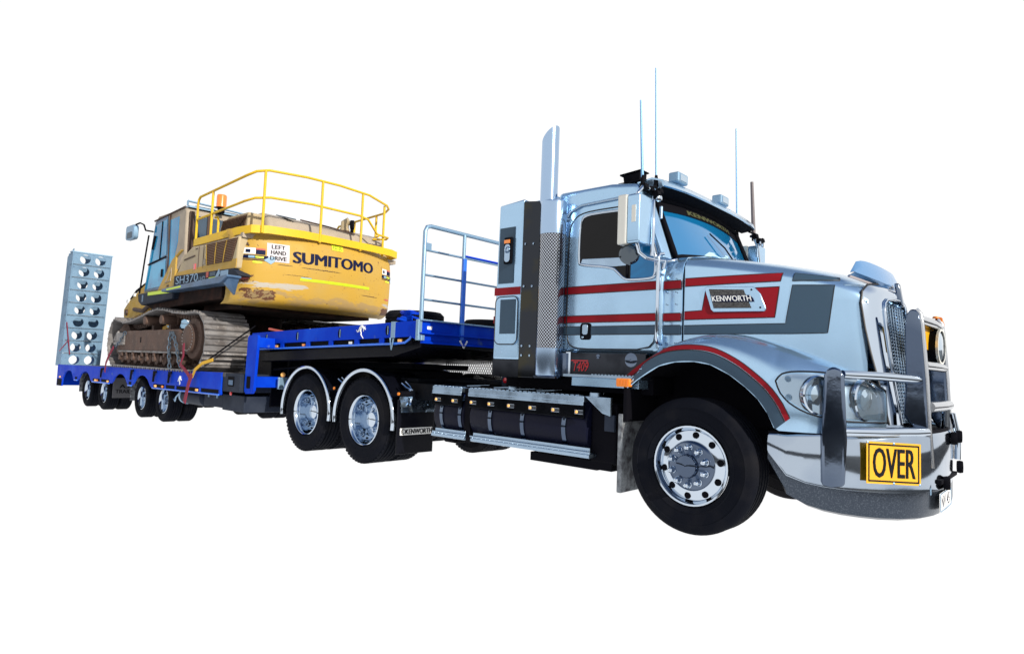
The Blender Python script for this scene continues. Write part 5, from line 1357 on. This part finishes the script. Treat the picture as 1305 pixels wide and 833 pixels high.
# near-side step band
q = MB(); q.prism([(-11.18, -1.56, 2.345), (-11.12, -1.56, 2.19), (-10.95, -1.56, 2.12), (-9.45, -1.56, 2.18), (-9.40, -1.56, 2.355)], (0, .30, 0)); nb = xb(q, "cab_skirt", M_dkgrey, bevel=.02)
q = MB(); q.box(-10.62, -9.55, -1.567, -1.56, 2.285, 2.345); q.build("hi_viz_strip", M_hiviz, nb); q = MB(); q.box(-10.92, -10.86, -1.565, -1.5, 2.18, 2.31); q.build("skirt_handle", M_step, nb)
q = MB(); q.prism([(-9.58, -1.70, 2.335), (-7.06, -1.70, 2.415), (-7.06, -1.70, 2.38), (-7.3, -1.70, 2.30), (-9.58, -1.70, 2.285)], (0, .22, 0)); cw_ = xb(q, "catwalk", M_step, bevel=.01)
q = MB(); q.prism([(-9.35, -1.703, 2.325), (-8.75, -1.703, 2.345), (-8.75, -1.703, 2.315), (-9.35, -1.703, 2.297)], (0, .003, 0)); q.build("hi_viz_strip", M_hiviz, cw_)
q = MB(); q.prism([(-7.20, -1.66, 2.30), (-7.08, -1.66, 2.40), (-7.08, -1.5, 2.40), (-7.20, -1.5, 2.14)], (-.05, 0, 0)); q.build("catwalk_gusset", M_step, cw_)
q = MB(); q.prism([(-9.60, -1.50, 2.36), (-7.10, -1.50, 2.43), (-7.34, -1.50, 2.555), (-9.60, -1.50, 2.585)], (0, .2, 0)); mp = xb(q, "model_panel", M_dkgrey, bevel=.006)
def onp(x0, x1, z0, z1, dz=0): return lambda u, v: (x0+(x1-x0)*u, -1.5035, z0+(z1-z0)*v+dz*u)
q = MB(); q.text("SH370", onp(-9.50, -8.58, 2.43, 2.565, .005), bold=.006); q.build("model_lettering", M_galv, mp)
q = MB(); q.text("LHD", onp(-8.54, -8.30, 2.435, 2.50)); q.build("lhd_lettering", M_galv, mp)
q = MB(); q.box(-8.27, -8.19, -1.504, -1.5, 2.47, 2.56); q.build("warning_sticker", M_pink, mp)
q = MB(); q.box(-8.13, -7.93, -1.505, -1.5, 2.48, 2.545, 0); q.box(-8.16, -7.93, -1.505, -1.5, 2.445, 2.465, 1); q.prism([(-7.92, -1.505, 2.46), (-7.80, -1.505, 2.58), (-7.76, -1.505, 2.50), (-7.84, -1.505, 2.44)], (0, .004, 0), 2); q.box(-7.74, -7.48, -1.505, -1.5, 2.455, 2.54, 2); q.build("hire_sticker", [M_slate, M_hiviz, M_galv], mp)
# body side doors
q = MB(); q.prism([(-9.60, -1.48, 2.58), (-7.28, -1.48, 2.55), (-7.24, -1.48, 3.05), (-8.40, -1.48, 3.03), (-8.95, -1.48, 3.05), (-9.15, -1.48, 2.98), (-9.30, -1.48, 2.90)], (0, .5, 0)); bs = xb(q, "body_side", M_cream, bevel=.03, smooth=40, seg=3)
q = MB(); q.prism([(-9.59, -1.484, 2.585), (-7.27, -1.484, 2.555), (-7.26, -1.484, 2.70), (-8.5, -1.484, 2.675), (-9.55, -1.484, 2.645)], (0, .01, 0)); q.build("yellow_band", M_yel, bs)
q = MB()
for x in (-8.66, -8.47): q.box(x-.006, x+.006, -1.485, -1.478, 2.64, 3.02)
q.bar((-9.25, -1.484, 2.84), (-8.80, -1.484, 2.88), .012, .02); q.box(-8.80, -8.72, -1.485, -1.478, 2.98, 3.0); q.build("door_gap", M_brown, bs)
q = MB(); q.box(-8.45, -8.38, -1.490, -1.478, 2.70, 2.79); q.build("door_latch", M_tan, bs, bevel=.005)
q = MB(); q.box(-8.83, -8.75, -1.488, -1.478, 2.64, 2.74); q.build("red_tag", M_redlamp, bs)
# louvres
lp = [(-8.32, 3.0), (-7.50, 3.05), (-7.62, 2.72), (-8.36, 2.66)]
M_lv = mat("louvre_edge", (.17, .085, .04), .6)
for i in range(3):
    def lx(t, z): f = (z-2.665)/.365; return lerp(lerp(-8.30, -7.41, t), lerp(-8.36, -7.24, t), f)
    ta, tb2 = i/3+.012, (i+1)/3-.012
    zb_, zt2 = 2.675, 3.02
    q = MB(); q.prism([(lx(ta, zb_), -1.4865, zb_), (lx(tb2, zb_), -1.4865, zb_), (lx(tb2, zt2), -1.4865, zt2), (lx(ta, zt2), -1.4865, zt2)], (0, .02, 0)); lv = q.build("louvre_bank", M_brown, bs)
    for k in range(13):
        z = zb_+.014+.0265*k; xa, xc = lx(ta, z)+.012, lx(tb2, z)-.012
        q = MB(); q.obox(((xa+xc)/2, -1.4915, z), ((xc-xa)/2, 0, 0), (0, .010, -.005), (0, .001, .0035)); q.build("louvre_slat", M_lv, lv)
    q = MB(); q.tube([(lx(ta, zb_)-.008, -1.49, zb_), (lx(ta, 2.85)-.012, -1.493, 2.85), (lx(ta, zt2), -1.49, zt2)], .012, 6); q.build("louvre_rib", M_yel, lv)
# front side door: yellow wedge below the cab's rear
q = MB(); q.prism([(-10.42, -1.485, 2.36), (-9.62, -1.485, 2.36), (-9.62, -1.485, 2.93), (-9.35, -1.485, 3.03), (-9.45, -1.485, 3.05), (-9.80, -1.485, 2.90)], (0, .3, 0)); wd_ = xb(q, "wedge_door", M_yel, bevel=.015)
q = MB(); q.tube([(-10.02, -1.488, 2.50), (-9.78, -1.488, 2.52), (-9.76, -1.488, 2.74), (-10.02, -1.488, 2.50)], .012, 6); q.build("door_swage", M_tan, wd_); q = MB(); q.box(-9.95, -9.85, -1.492, -1.484, 2.42, 2.45); q.build("door_lock", M_brown, wd_)
# ---- counterweight
def cwx(y, z):
    x = -10.2+math.sqrt(3.30**2-y*y*1.05)
    ay = abs(y)
    if ay > 1.22: t = min((ay-1.22)/.26, 1); x -= .30*(1-math.sqrt(max(0, 1-t*t)))
    x += smoothtab([(2.03, -.16), (2.08, -.05), (2.2, -.005), (2.45, .015), (2.75, .02), (3.0, -.005), (3.12, -.05), (3.19, -.14)], z)
    return x
CY = [-1.48, -1.475, -1.46, -1.43, -1.38, -1.30, -1.22]+[-1.22+2.44*k/16 for k in range(1, 16)]+[1.22, 1.30, 1.38, 1.43, 1.46, 1.475, 1.48]
CZ = [2.03, 2.045, 2.08, 2.13, 2.2, 2.32, 2.45, 2.6, 2.75, 2.88, 3.0, 3.07, 3.12, 3.16, 3.19]
rows = []
for y in CY:
    rows.append([(-7.62, y*.99, 2.03)]+[(cwx(y, z), y, z) for z in CZ]+[(-7.62, y*.99, 3.20)])
q = MB(); q.grid([[(-7.62, -1.46, z) for z in [2.03]+CZ+[3.20]]]+rows+[[(-7.62, 1.46, z) for z in [2.03]+CZ+[3.20]]])
def worn_yellow():
    """the yellow paint, rubbed to primer and rusting along the counterweight's lower corners"""
    m = M_yel.copy(); m.name = "worn_counterweight_paint"; t = m.node_tree; p = t.nodes["Principled BSDF"]
    base = p.inputs["Base Color"].links[0].from_socket
    co = t.nodes.new("ShaderNodeTexCoord"); sp = t.nodes.new("ShaderNodeSeparateXYZ"); t.links.new(co.outputs["Object"], sp.inputs[0])
    def ramp(sock, a, b):
        r = t.nodes.new("ShaderNodeMapRange"); r.interpolation_type = 'SMOOTHSTEP'; t.links.new(sock, r.inputs[0]); r.inputs[1].default_value = min(a, b); r.inputs[2].default_value = max(a, b)
        r.inputs[3].default_value, r.inputs[4].default_value = (0, 1) if a < b else (1, 0); return r.outputs[0]
    def mth(op, a, b):
        n = t.nodes.new("ShaderNodeMath"); n.operation = op
        for i, v in enumerate((a, b)):
            if isinstance(v, (int, float)): n.inputs[i].default_value = v
            else: t.links.new(v, n.inputs[i])
        return n.outputs[0]
    def region(y0, y1, z0, z1, sy=.25, sz=.06):
        r = mth('MULTIPLY', ramp(sp.outputs["Y"], y0-sy, y0+sy), ramp(sp.outputs["Y"], y1+sy, y1-sy))
        return mth('MULTIPLY', r, mth('MULTIPLY', ramp(sp.outputs["Z"], z0-sz, z0+sz), ramp(sp.outputs["Z"], z1+sz, z1-sz)))
    def layer(reg, sc, thr, wid, col, det=6):
        nonlocal base
        mp = t.nodes.new("ShaderNodeMapping"); mp.inputs["Scale"].default_value = sc; t.links.new(co.outputs["Object"], mp.inputs[0])
        n = t.nodes.new("ShaderNodeTexNoise"); n.inputs["Scale"].default_value = 1; n.inputs["Detail"].default_value = det; n.inputs["Roughness"].default_value = .62; t.links.new(mp.outputs[0], n.inputs["Vector"])
        f = ramp(mth('ADD', n.outputs["Fac"], mth('MULTIPLY', reg, .55)), thr, thr+wid)
        x = t.nodes.new("ShaderNodeMix"); x.data_type = 'RGBA'; t.links.new(f, x.inputs["Factor"]); t.links.new(base, x.inputs["A"]); x.inputs["B"].default_value = (*col, 1); base = x.outputs["Result"]
    layer(region(-1.6, 1.6, 2.0, 2.28, .3, .10), (3, 3, 9), .98, .10, (.34, .23, .09))          # dull rub along the bottom
    layer(region(-1.5, -.35, 2.27, 2.40, .35, .05), (3, 3.2, 22), .92, .05, (.40, .37, .32))       # bare streaks
    layer(region(-1.42, -.88, 2.10, 2.28, .16, .05), (6, 7, 11), .90, .07, (.105, .045, .025))     # rust
    layer(region(-1.42, -.88, 2.10, 2.28, .16, .05), (18, 20, 24), 1.02, .05, (.24, .17, .08))     # paint islands in it
    layer(region(1.0, 1.45, 2.20, 2.27, .2, .04), (3, 4, 24), .90, .05, (.38, .35, .30))
    layer(region(1.05, 1.45, 2.05, 2.20, .15, .04), (7, 8, 11), .86, .07, (.10, .045, .025))
    layer(region(-1.48, -1.2, 2.32, 2.5, .08, .05), (14, 14, 14), 1.02, .04, (.13, .06, .03))
    layer(region(-1.6, 1.6, 1.9, 3.3, .1, .1), (22, 22, 26), 1.245, .02, (.13, .065, .03), 3)       # chips
    t.links.new(base, p.inputs["Base Color"]); return m
M_cw = worn_yellow()
cwt = xb(q, "counterweight", M_cw, smooth=50)
def cwp(y, z, off=.004):
    e = .004; y1_, y0_ = min(y+e, 1.48), max(y-e, -1.48); x = cwx(y, z)
    n_ = V((1, -(cwx(y1_, z)-cwx(y0_, z))/(y1_-y0_), -(cwx(y, z+e)-cwx(y, z-e))/(2*e))).normalized()
    p = V((x, y, z))+n_*off
    return (p.x, p.y, p.z)
def decal(y0, y1, z0, z1, off=.004, n=8, sk=0):
    return [[cwp(lerp(y0, y1, i/n), lerp(z0, z1, k/3)+sk*i/n, off) for k in range(4)] for i in range(n+1)]
q = MB(); q.text("SUMITOMO", lambda u, v: cwp(-.72+1.50*u, 2.72+.18*v+.03*u), bold=.0085); q.build("maker_lettering", M_navy, cwt)
q = MB(); q.grid(decal(-1.10, -.78, 2.70, 2.985)); ls = q.build("drive_side_sign", mat("sign_lilac_white", (.46, .44, .48), .5), cwt, 60)
q = MB()
for k, wd2, z in (("LEFT", .19, 2.90), ("HAND", .21, 2.815), ("DRIVE", .23, 2.725)): q.text(k, lambda u, v, w=wd2, z=z: cwp(-.94-w/2+w*u, z+.062*v, .0055), bold=.012)
q.build("sign_lettering", M_ink, ls)
q = MB(); q.grid(decal(-.60, .72, 2.452, 2.495, n=16, sk=.01)); q.build("hi_viz_strip", M_hiviz, cwt, 60)
q = MB(); q.grid(decal(-.585, -.42, 2.495, 2.51, n=4)); q.build("worn_strip_edge", M_galv, cwt, 60)
q = MB(); q.grid(decal(-.08, .13, 3.02, 3.11, .005)); es = q.build("fleet_sticker", M_lime, cwt, 60)
q = MB(); q.text("EX105", lambda u, v: cwp(-.055+.16*u, 3.035+.055*v, .0065)); q.build("fleet_lettering", M_ink, es)
def hire(y0, nm):
    q = MB(); q.grid(decal(y0, y0+.13, 2.79, 2.885, .004, 4), 0); q.grid(decal(y0+.135, y0+.26, 2.79, 2.86, .004, 4), 1); q.grid(decal(y0+.135, y0+.26, 2.86, 2.885, .004, 4), 2)
    q.grid(decal(y0-.01, y0+.30, 2.72, 2.775, .004, 5), 1); q.grid(decal(y0+.05, y0+.12, 2.73, 2.765, .0055, 3), 3); q.grid(decal(y0+.13, y0+.24, 2.735, 2.76, .0055, 3), 4); q.grid(decal(y0-.01, y0+.26, 2.695, 2.708, .004, 4), 1)
    q.grid(decal(y0+.10, y0+.22, 2.655, 2.685, .004, 4), 4); q.grid(decal(y0+.02, y0+.07, 2.81, 2.86, .0055, 3), 1)
    q.add([cwp(y0+.24, 2.71, .006), cwp(y0+.34, 2.655, .006), cwp(y0+.39, 2.70, .006), cwp(y0+.40, 2.775, .006), cwp(y0+.32, 2.765, .006)], [(0, 1, 2, 3, 4)], 3)
    q.build(nm, [M_white, M_navy, M_pink, mat("pale_blue_tag", (.20, .34, .48), .5), M_lime], cwt)
hire(-1.38, "hire_sticker"); hire(1.05, "hire_sticker")
# scrapes along the lower edge
random.seed(11)
def scrape(y0, y1, z0, z1, m, off, nm, rag=.03):
    n = 70; P = []
    for i in range(n+1):
        y = lerp(y0, y1, i/n); e = max(0.0, math.sin(PI*i/n))**.5
        wv = math.sin(i*.9+y0*7)*.5+math.sin(i*.37+y0*3)*.5; a, b = z0+(random.uniform(-1, 1)*.35+wv*.3)*rag, z1+(random.uniform(-1, 1)*.45+wv*.55)*rag
        zm = (z0+z1)/2; a = lerp(zm, a, e); b = lerp(zm, b, e)
        P.append([cwp(y, lerp(a, b, k/4), off) for k in range(5)])
    q = MB(); q.grid(P); q.build(nm, m, cwt, 60)
scrape(-.6, .1, 2.655, 2.665, M_brown, .004, "scratch", .008); scrape(-.95, -.72, 2.66, 2.668, M_brown, .004, "scratch", .006)
scrape(.55, .95, 2.345, 2.355, M_brown, .004, "scratch", .008); scrape(-.85, -.45, 2.52, 2.525, M_brown, .004, "scratch", .006)
scrape(1.15, 1.30, 2.33, 2.36, M_pink, .004, "red_scuff", .01); scrape(-1.46, -1.30, 2.39, 2.44, M_pink, .004, "red_scuff", .02)
q = MB()
for y, z in ((-1.345, 2.935), (-1.33, 2.925), (-1.34, 2.955)): q.lathe([(0, .004), (.014, .003), (.016, 0)], cwp(y, z, 0), (1, 0, 0), 8)
q.build("lifting_plug", M_brown, cwt)
# deck edge (yellow toe board) and top plate
q = MB(); q.box(-9.0, -7.2, -1.44, 1.44, 3.03, 3.10); xb(q, "top_deck", M_tan)
edge = [(-8.97, -1.43), (-7.35, -1.43), (-7.08, -1.36), (-6.98, -1.15), (-6.93, -.6), (-6.92, 0), (-6.93, .6), (-6.99, 1.15), (-7.1, 1.35), (-7.4, 1.43), (-8.9, 1.43)]
def ez(i): return 3.12+.06*min(i, 4)/4
q = MB(); P = [[(x, y, ez(i)-.06), (x, y, ez(i)+.06)] for i, (x, y) in enumerate(edge)]
q.grid(P); te = xb(q, "toe_board", M_yel2, solid=.03, smooth=30)
q = MB(); q.box(-6.97, -6.90, -.03, .12, 3.17, 3.24); q.build("camera_housing", M_blackm, te, bevel=.01); q = MB(); q.box(-6.97, -6.905, -.12, -.04, 3.17, 3.235); q.build("camera_bracket", M_white, te)
# rails
def tubex(pts, r, name, parent): q = MB(); q.tube(pts, r, 8); return q.build(name, M_yel2, parent, 60)
gr_ = xb(MB().tube([(-8.96, -1.43, 3.12), (-8.965, -1.43, 3.78), (-8.94, -1.43, 3.86), (-8.88, -1.43, 3.90), (-7.25, -1.42, 3.985), (-7.05, -1.36, 4.03), (-6.97, -1.20, 4.07), (-6.90, -.60, 4.10), (-6.895, 0, 4.11), (-6.92, .60, 4.09), (-7.02, 1.05, 4.02), (-7.14, 1.18, 4.0), (-7.35, 1.25, 3.97), (-8.85, 1.25, 3.90), (-8.95, 1.25, 3.80), (-8.96, 1.25, 3.10)], .020, 10), "guard_rail", M_yel2, smooth=60)
tubex([(-8.96, -1.43, 3.52), (-7.25, -1.42, 3.59), (-7.05, -1.36, 3.62), (-6.97, -1.15, 3.66), (-6.90, -.5, 3.69), (-6.93, .45, 3.70), (-6.95, .62, 3.67), (-6.98, .84, 3.46), (-7.04, 1.12, 3.45), (-7.14, 1.16, 3.44), (-7.3, .98, 3.43)], .019, "mid_rail", gr_)
tubex([(-7.5, 1.25, 3.55), (-8.9, 1.25, 3.50)], .019, "mid_rail", gr_)
for (x, y, z1) in ((-8.38, -1.43, 3.91), (-6.98, -1.25, 4.06), (-6.90, -.32, 4.10), (-6.925, .47, 4.09), (-7.05, 1.02, 4.01), (-7.6, 1.25, 3.95), (-8.3, 1.25, 3.92)): tubex([(x, y, 3.10), (x, y, z1)], .021, "stanchion", gr_)
tubex([(-8.42, -1.30, 3.12), (-8.42, -1.30, 3.46), (-8.46, -1.30, 3.52), (-8.55, -1.30, 3.53)], .020, "step_handle", gr_)
# engine cover, mesh guard, exhaust
q = MB(); q.prism([(-8.85, -1.02, 3.10), (-8.65, -1.02, 3.42), (-8.4, -1.02, 3.53), (-7.62, -1.02, 3.555), (-7.33, -1.02, 3.46), (-7.2, -1.02, 3.12)], (0, 2.26, 0)); eh = xb(q, "engine_cover", M_tan, smooth=40, bevel=.08, seg=4)
q = MB(); q.obox((-7.47, -.62, 3.53), (.20, 0, -.05), (0, .07, 0), (.002, 0, .008)); q.build("cover_stripe", M_slate, eh); q = MB(); q.tube([(-7.40, -.40, 3.52), (-7.34, .1, 3.49), (-7.30, .6, 3.45)], .014, 6); q.build("cover_seal", M_brown, eh)
q = MB(); q.prism([(-8.58, -1.25, 3.12), (-7.50, -1.25, 3.14), (-7.47, -1.25, 3.49), (-8.15, -1.25, 3.50), (-8.42, -1.25, 3.40)], (0, .3, 0)); mg = xb(q, "mesh_guard", M_cream, bevel=.02)
q = MB()
for k in range(18): x = -8.40+.048*k; q.bar((x, -1.256, 3.22), (x+.07, -1.256, 3.45), .006, .022, up=(0, 1, 0))
q.build("guard_slot", M_brown, mg, kind="stuff")
q = MB(); q.cyl((-7.6, .58, 3.40), (-7.6, .58, 3.58), .085, n=20); q.tube([(-7.6, .58, 3.55), (-7.6, .58, 3.68), (-7.54, .63, 3.72)], .075, 16); ep = xb(q, "exhaust_outlet", M_cream, smooth=50)
q = MB(); q.cyl((-7.54, .66, 3.66), (-7.50, .70, 3.66), .085, n=20); q.tube([(-7.52, .68, 3.62), (-7.53, .68, 3.40)], .03, 8); q.build("exhaust_cap", M_blackm, ep, 40); q = MB(); q.cyl((-7.6, .58, 3.52), (-7.6, .58, 3.54), .09, n=20); q.build("clamp_band", M_brown, ep, 40)
q = MB(); q.box(-8.9, -8.55, -1.2, -.6, 3.08, 3.30); xb(q, "air_box", M_cream, bevel=.04)
# ---- cab
CB = [(-11.18, 2.36), (-11.14, 2.45), (-10.80, 3.72), (-10.68, 3.80), (-9.44, 3.80), (-9.36, 3.74), (-9.32, 2.95), (-9.72, 2.62), (-9.95, 2.36)]
q = MB(); q.prism([(x, -1.46, z) for x, z in CB], (0, 1.05, 0)); ch = xb(q, "cab_shell", M_tan, bevel=.03, smooth=40)
def cabg(pts, nm, m=M_glass_c, par=ch):
    q = MB(); q.prism([(x, -1.468, z) for x, z in pts], (0, .012, 0)); return q.build(nm, m, par)
cabg([(-11.12, 2.40), (-10.78, 3.70), (-10.18, 3.74), (-10.02, 2.62), (-10.05, 2.40)], "door_frame", M_step)
cabg([(-10.97, 2.93), (-10.74, 3.62), (-10.42, 3.66), (-10.44, 2.97)], "door_glass").location.y -= .004
cabg([(-10.40, 2.98), (-10.38, 3.66), (-10.20, 3.68), (-10.12, 3.02)], "sliding_glass").location.y -= .004
cabg([(-11.07, 2.43), (-10.99, 2.87), (-10.16, 2.95), (-10.10, 2.46)], "lower_glass").location.y -= .004
cabg([(-10.06, 2.62), (-10.10, 3.64), (-9.66, 3.66), (-9.66, 3.2), (-9.78, 2.92)], "side_glass")
cabg([(-10.02, 2.40), (-9.99, 2.63), (-9.75, 2.90), (-9.55, 3.02), (-9.80, 2.68)], "lower_corner", M_step)
q = MB(); q.tube([(-10.99, -1.477, 2.90), (-10.12, -1.477, 2.98)], .012, 6); q.tube([(-10.42, -1.477, 2.96), (-10.40, -1.477, 3.66)], .010, 6); q.box(-10.28, -10.22, -1.49, -1.47, 2.62, 2.76); q.tube([(-10.80, -1.476, 3.18), (-10.70, -1.476, 3.42)], .03, 6); q.build("door_trim", M_blackm, ch)
q = MB(); q.tube([(-10.82, -1.47, 3.72), (-9.40, -1.47, 3.80)], .016, 6); q.tube([(-10.06, -1.472, 3.74), (-9.98, -1.472, 2.64)], .016, 6); q.build("roof_gutter", M_brown, ch)
q = MB(); q.tube([(-11.20, -1.52, 2.36), (-11.02, -1.53, 3.0), (-10.90, -1.53, 3.45)], .016, 6); hr = q.build("entry_rail", M_blackm, ch)
q = MB(); q.box(-9.365, -9.315, -1.40, -.50, 3.02, 3.66); q.build("rear_glass", mat("rear_cab_glass", (.05, .08, .12), .1, .1), ch); q = MB(); q.box(-9.33, -9.29, -1.42, -1.34, 2.98, 3.72); q.box(-9.33, -9.29, -1.12, -1.06, 2.98, 3.72); q.build("rear_pillar", M_brown, ch)
q = MB(); q.box(-9.6, -9.36, -1.42, -.42, 3.80, 3.83); q.tube([(-9.36, -1.45, 3.90), (-9.36, -.2, 3.86)], .02, 6); q.tube([(-9.36, -1.45, 3.82), (-9.36, -1.45, 3.90)], .018, 6); q.tube([(-9.36, -.25, 3.78), (-9.36, -.25, 3.86)], .018, 6); q.build("roof_rack", M_galv, ch)
q = MB(); q.box(-9.9, -9.4, -1.30, -.4, 3.82, 3.85); q.build("roof_visor", M_blackm, ch)
q = MB(); q.lathe([(0, .23), (.075, .225), (.085, .20), (.085, .02), (.09, 0)], (-9.25, -.92, 3.88), (0, 0, 1), 20); bc = q.build("beacon", M_orange, ch, 40); q = MB(); q.cyl((-9.25, -.92, 3.78), (-9.25, -.92, 3.88), .06, n=14); q.build("beacon_base", M_blackm, bc, 40)
q = MB(); q.prism(rrect(-11.80, -11.36, 3.42, 3.70, .06, c=-1.66), (0, .10, 0)); mr = q.build("cab_mirror", M_galv, ch, 40, .02); q = MB(); q.prism(rrect(-11.70, -11.42, 3.44, 3.56, .03, c=-1.665), (0, .004, 0)); q.build("mirror_dark_half", M_slate, mr)
q = MB(); q.tube([(-11.40, -1.61, 3.70), (-11.20, -1.60, 3.71), (-11.05, -1.58, 3.66), (-11.0, -1.56, 3.55), (-10.84, -1.48, 3.52)], .016, 6); q.build("mirror_arm", M_blackm, mr)
# ---- boom, stick, hoses
bt = [(-10.4, 2.85), (-12.3, 3.20), (-13.6, 3.22), (-14.9, 2.80), (-15.7, 2.52), (-16.02, 2.33), (-15.98, 2.10), (-15.75, 2.06), (-14.6, 2.20), (-13.9, 2.45), (-12.4, 2.55), (-10.4, 2.25)]
q = MB(); q.prism([(x, -.33, z) for x, z in bt], (0, .62, 0)); bo = xb(q, "boom", M_yel, bevel=.03)
q = MB(); q.lathe([(0, .04), (.07, .04), (.08, 0)], (-15.75, -.33, 2.24), (0, -1, 0), 16); q.tube([(-15.2, -.34, 2.30), (-14.6, -.34, 2.24), (-14.2, -.34, 2.36)], .05, 8); q.build("boom_pin", M_brown, bo, 40)
q = MB()
for dz, y in ((.04, -.25), (.10, -.15), (.06, .0)): q.tube([(-14.4, y, 2.98+dz), (-14.9, y, 2.86+dz), (-15.4, y, 2.74+dz), (-15.75, y, 2.56+dz), (-15.9, y, 2.40+dz)], .028, 8)
q.build("hoses", M_blackm, bo, 60)
q = MB(); q.box(-15.3, -15.2, -.36, -.28, 2.62, 2.70); q.box(-15.75, -15.65, -.36, -.28, 2.48, 2.56); q.build("hose_clamp", M_white, bo)
q = MB(); q.prism([(-16.0, -.22, 2.35), (-15.4, -.22, 2.30), (-13.2, -.22, 1.30), (-13.3, -.22, 1.10), (-15.7, -.22, 1.95)], (0, .44, 0)); xb(q, "stick", M_yel, bevel=.02)
q = MB(); q.prism([(-13.4, -.6, 1.35), (-12.9, -.6, 1.40), (-12.75, -.6, 1.05), (-13.1, -.6, .94), (-13.6, -.6, 1.0)], (0, 1.2, 0)); xb(q, "bucket", M_rust, bevel=.02)
q = MB(); q.tube([(-11.0, -.5, 2.3), (-12.6, -.42, 2.72)], .09, 12); q.tube([(-11.0, .5, 2.3), (-12.6, .42, 2.72)], .09, 12); xb(q, "boom_cylinder", M_yel, smooth=60)

# ================================================================== TIE-DOWNS
Y = -1.63
chain([(-11.55, -1.60, 1.62), (-11.75, -1.61, 1.45), (-12.05, -1.62, 1.30)], "tie_down_chain", "rearmost steel chain on the track frame, tensioned by a red webbing tail")
chain([(-9.30, -1.60, 1.60), (-9.27, -1.62, 1.30), (-9.15, -1.63, .99)], "tie_down_chain", "steel chain hanging straight down the middle of the near track to the deck")
chain([(-9.20, -1.60, 1.60), (-8.95, -1.62, 1.35), (-8.72, -1.63, 1.02)], "tie_down_chain", "steel chain slanting forward from the track middle to the pink webbing")
def strap(path, w, m, name, label, cat="strap", group="webbing straps over the near skirt"):
    q = MB(); P = [V(p) for p in path]; rows = []
    for i, p in enumerate(P):
        t = (P[min(i+1, len(P)-1)]-P[max(i-1, 0)]).normalized(); s_ = t.cross(V((0, 1, 0))).normalized(); rows.append([p-s_*w/2, p+s_*w/2])
    q.grid(rows); o = q.build(name, m, None, 60, solid=.012); tag(o, label, cat, group); return o
strap([(-12.0, Y-.02, 1.32), (-12.2, Y-.03, 1.16), (-12.35, Y-.03, 1.0), (-12.45, Y-.01, .82)], .06, M_strapr, "red_strap", "short red webbing strap hanging over the skirt at the rear of the track")
strap([(-8.62, Y, 1.40), (-8.55, Y-.02, 1.2), (-8.62, Y-.03, 1.06), (-8.35, Y-.03, .95), (-8.2, Y-.03, .86)], .055, M_strapr, "red_strap", "thin crimson strap running from the chain beside the sprocket to the skirt")
strap([(-7.60, Y+.05, 1.16), (-7.85, Y, 1.10), (-8.02, Y-.03, 1.0), (-8.12, Y-.03, .88)], .05, M_strapy, "yellow_strap", "yellow webbing strap curling over the deck edge in front of the track")
strap([(-8.12, Y-.04, .92), (-8.2, Y-.05, .75), (-8.26, Y-.05, .58), (-8.3, Y-.05, .47)], .085, M_strapr, "red_strap", "wide dark red strap tail hanging below the blue skirt")
q = MB(); q.tube([(-7.55, -.98, 1.72), (-7.62, -1.35, 1.40), (-7.75, Y+.03, 1.15)], .012, 6); o = q.build("tie_down_cable", M_blackm, None, 60); tag(o, "thin black tie down cable crossing the front of the near track", "cable")
q = MB(); q.bar((-6.95, -1.05, 1.66), (-6.55, -.95, 1.60), .04, .03); q.bar((-6.75, -.98, 1.60), (-6.55, -1.0, 1.585), .03, .02); o = q.build("load_binder", M_pink, None); tag(o, "faded red lever load binder lying at the back of the gooseneck deck", "load binder")
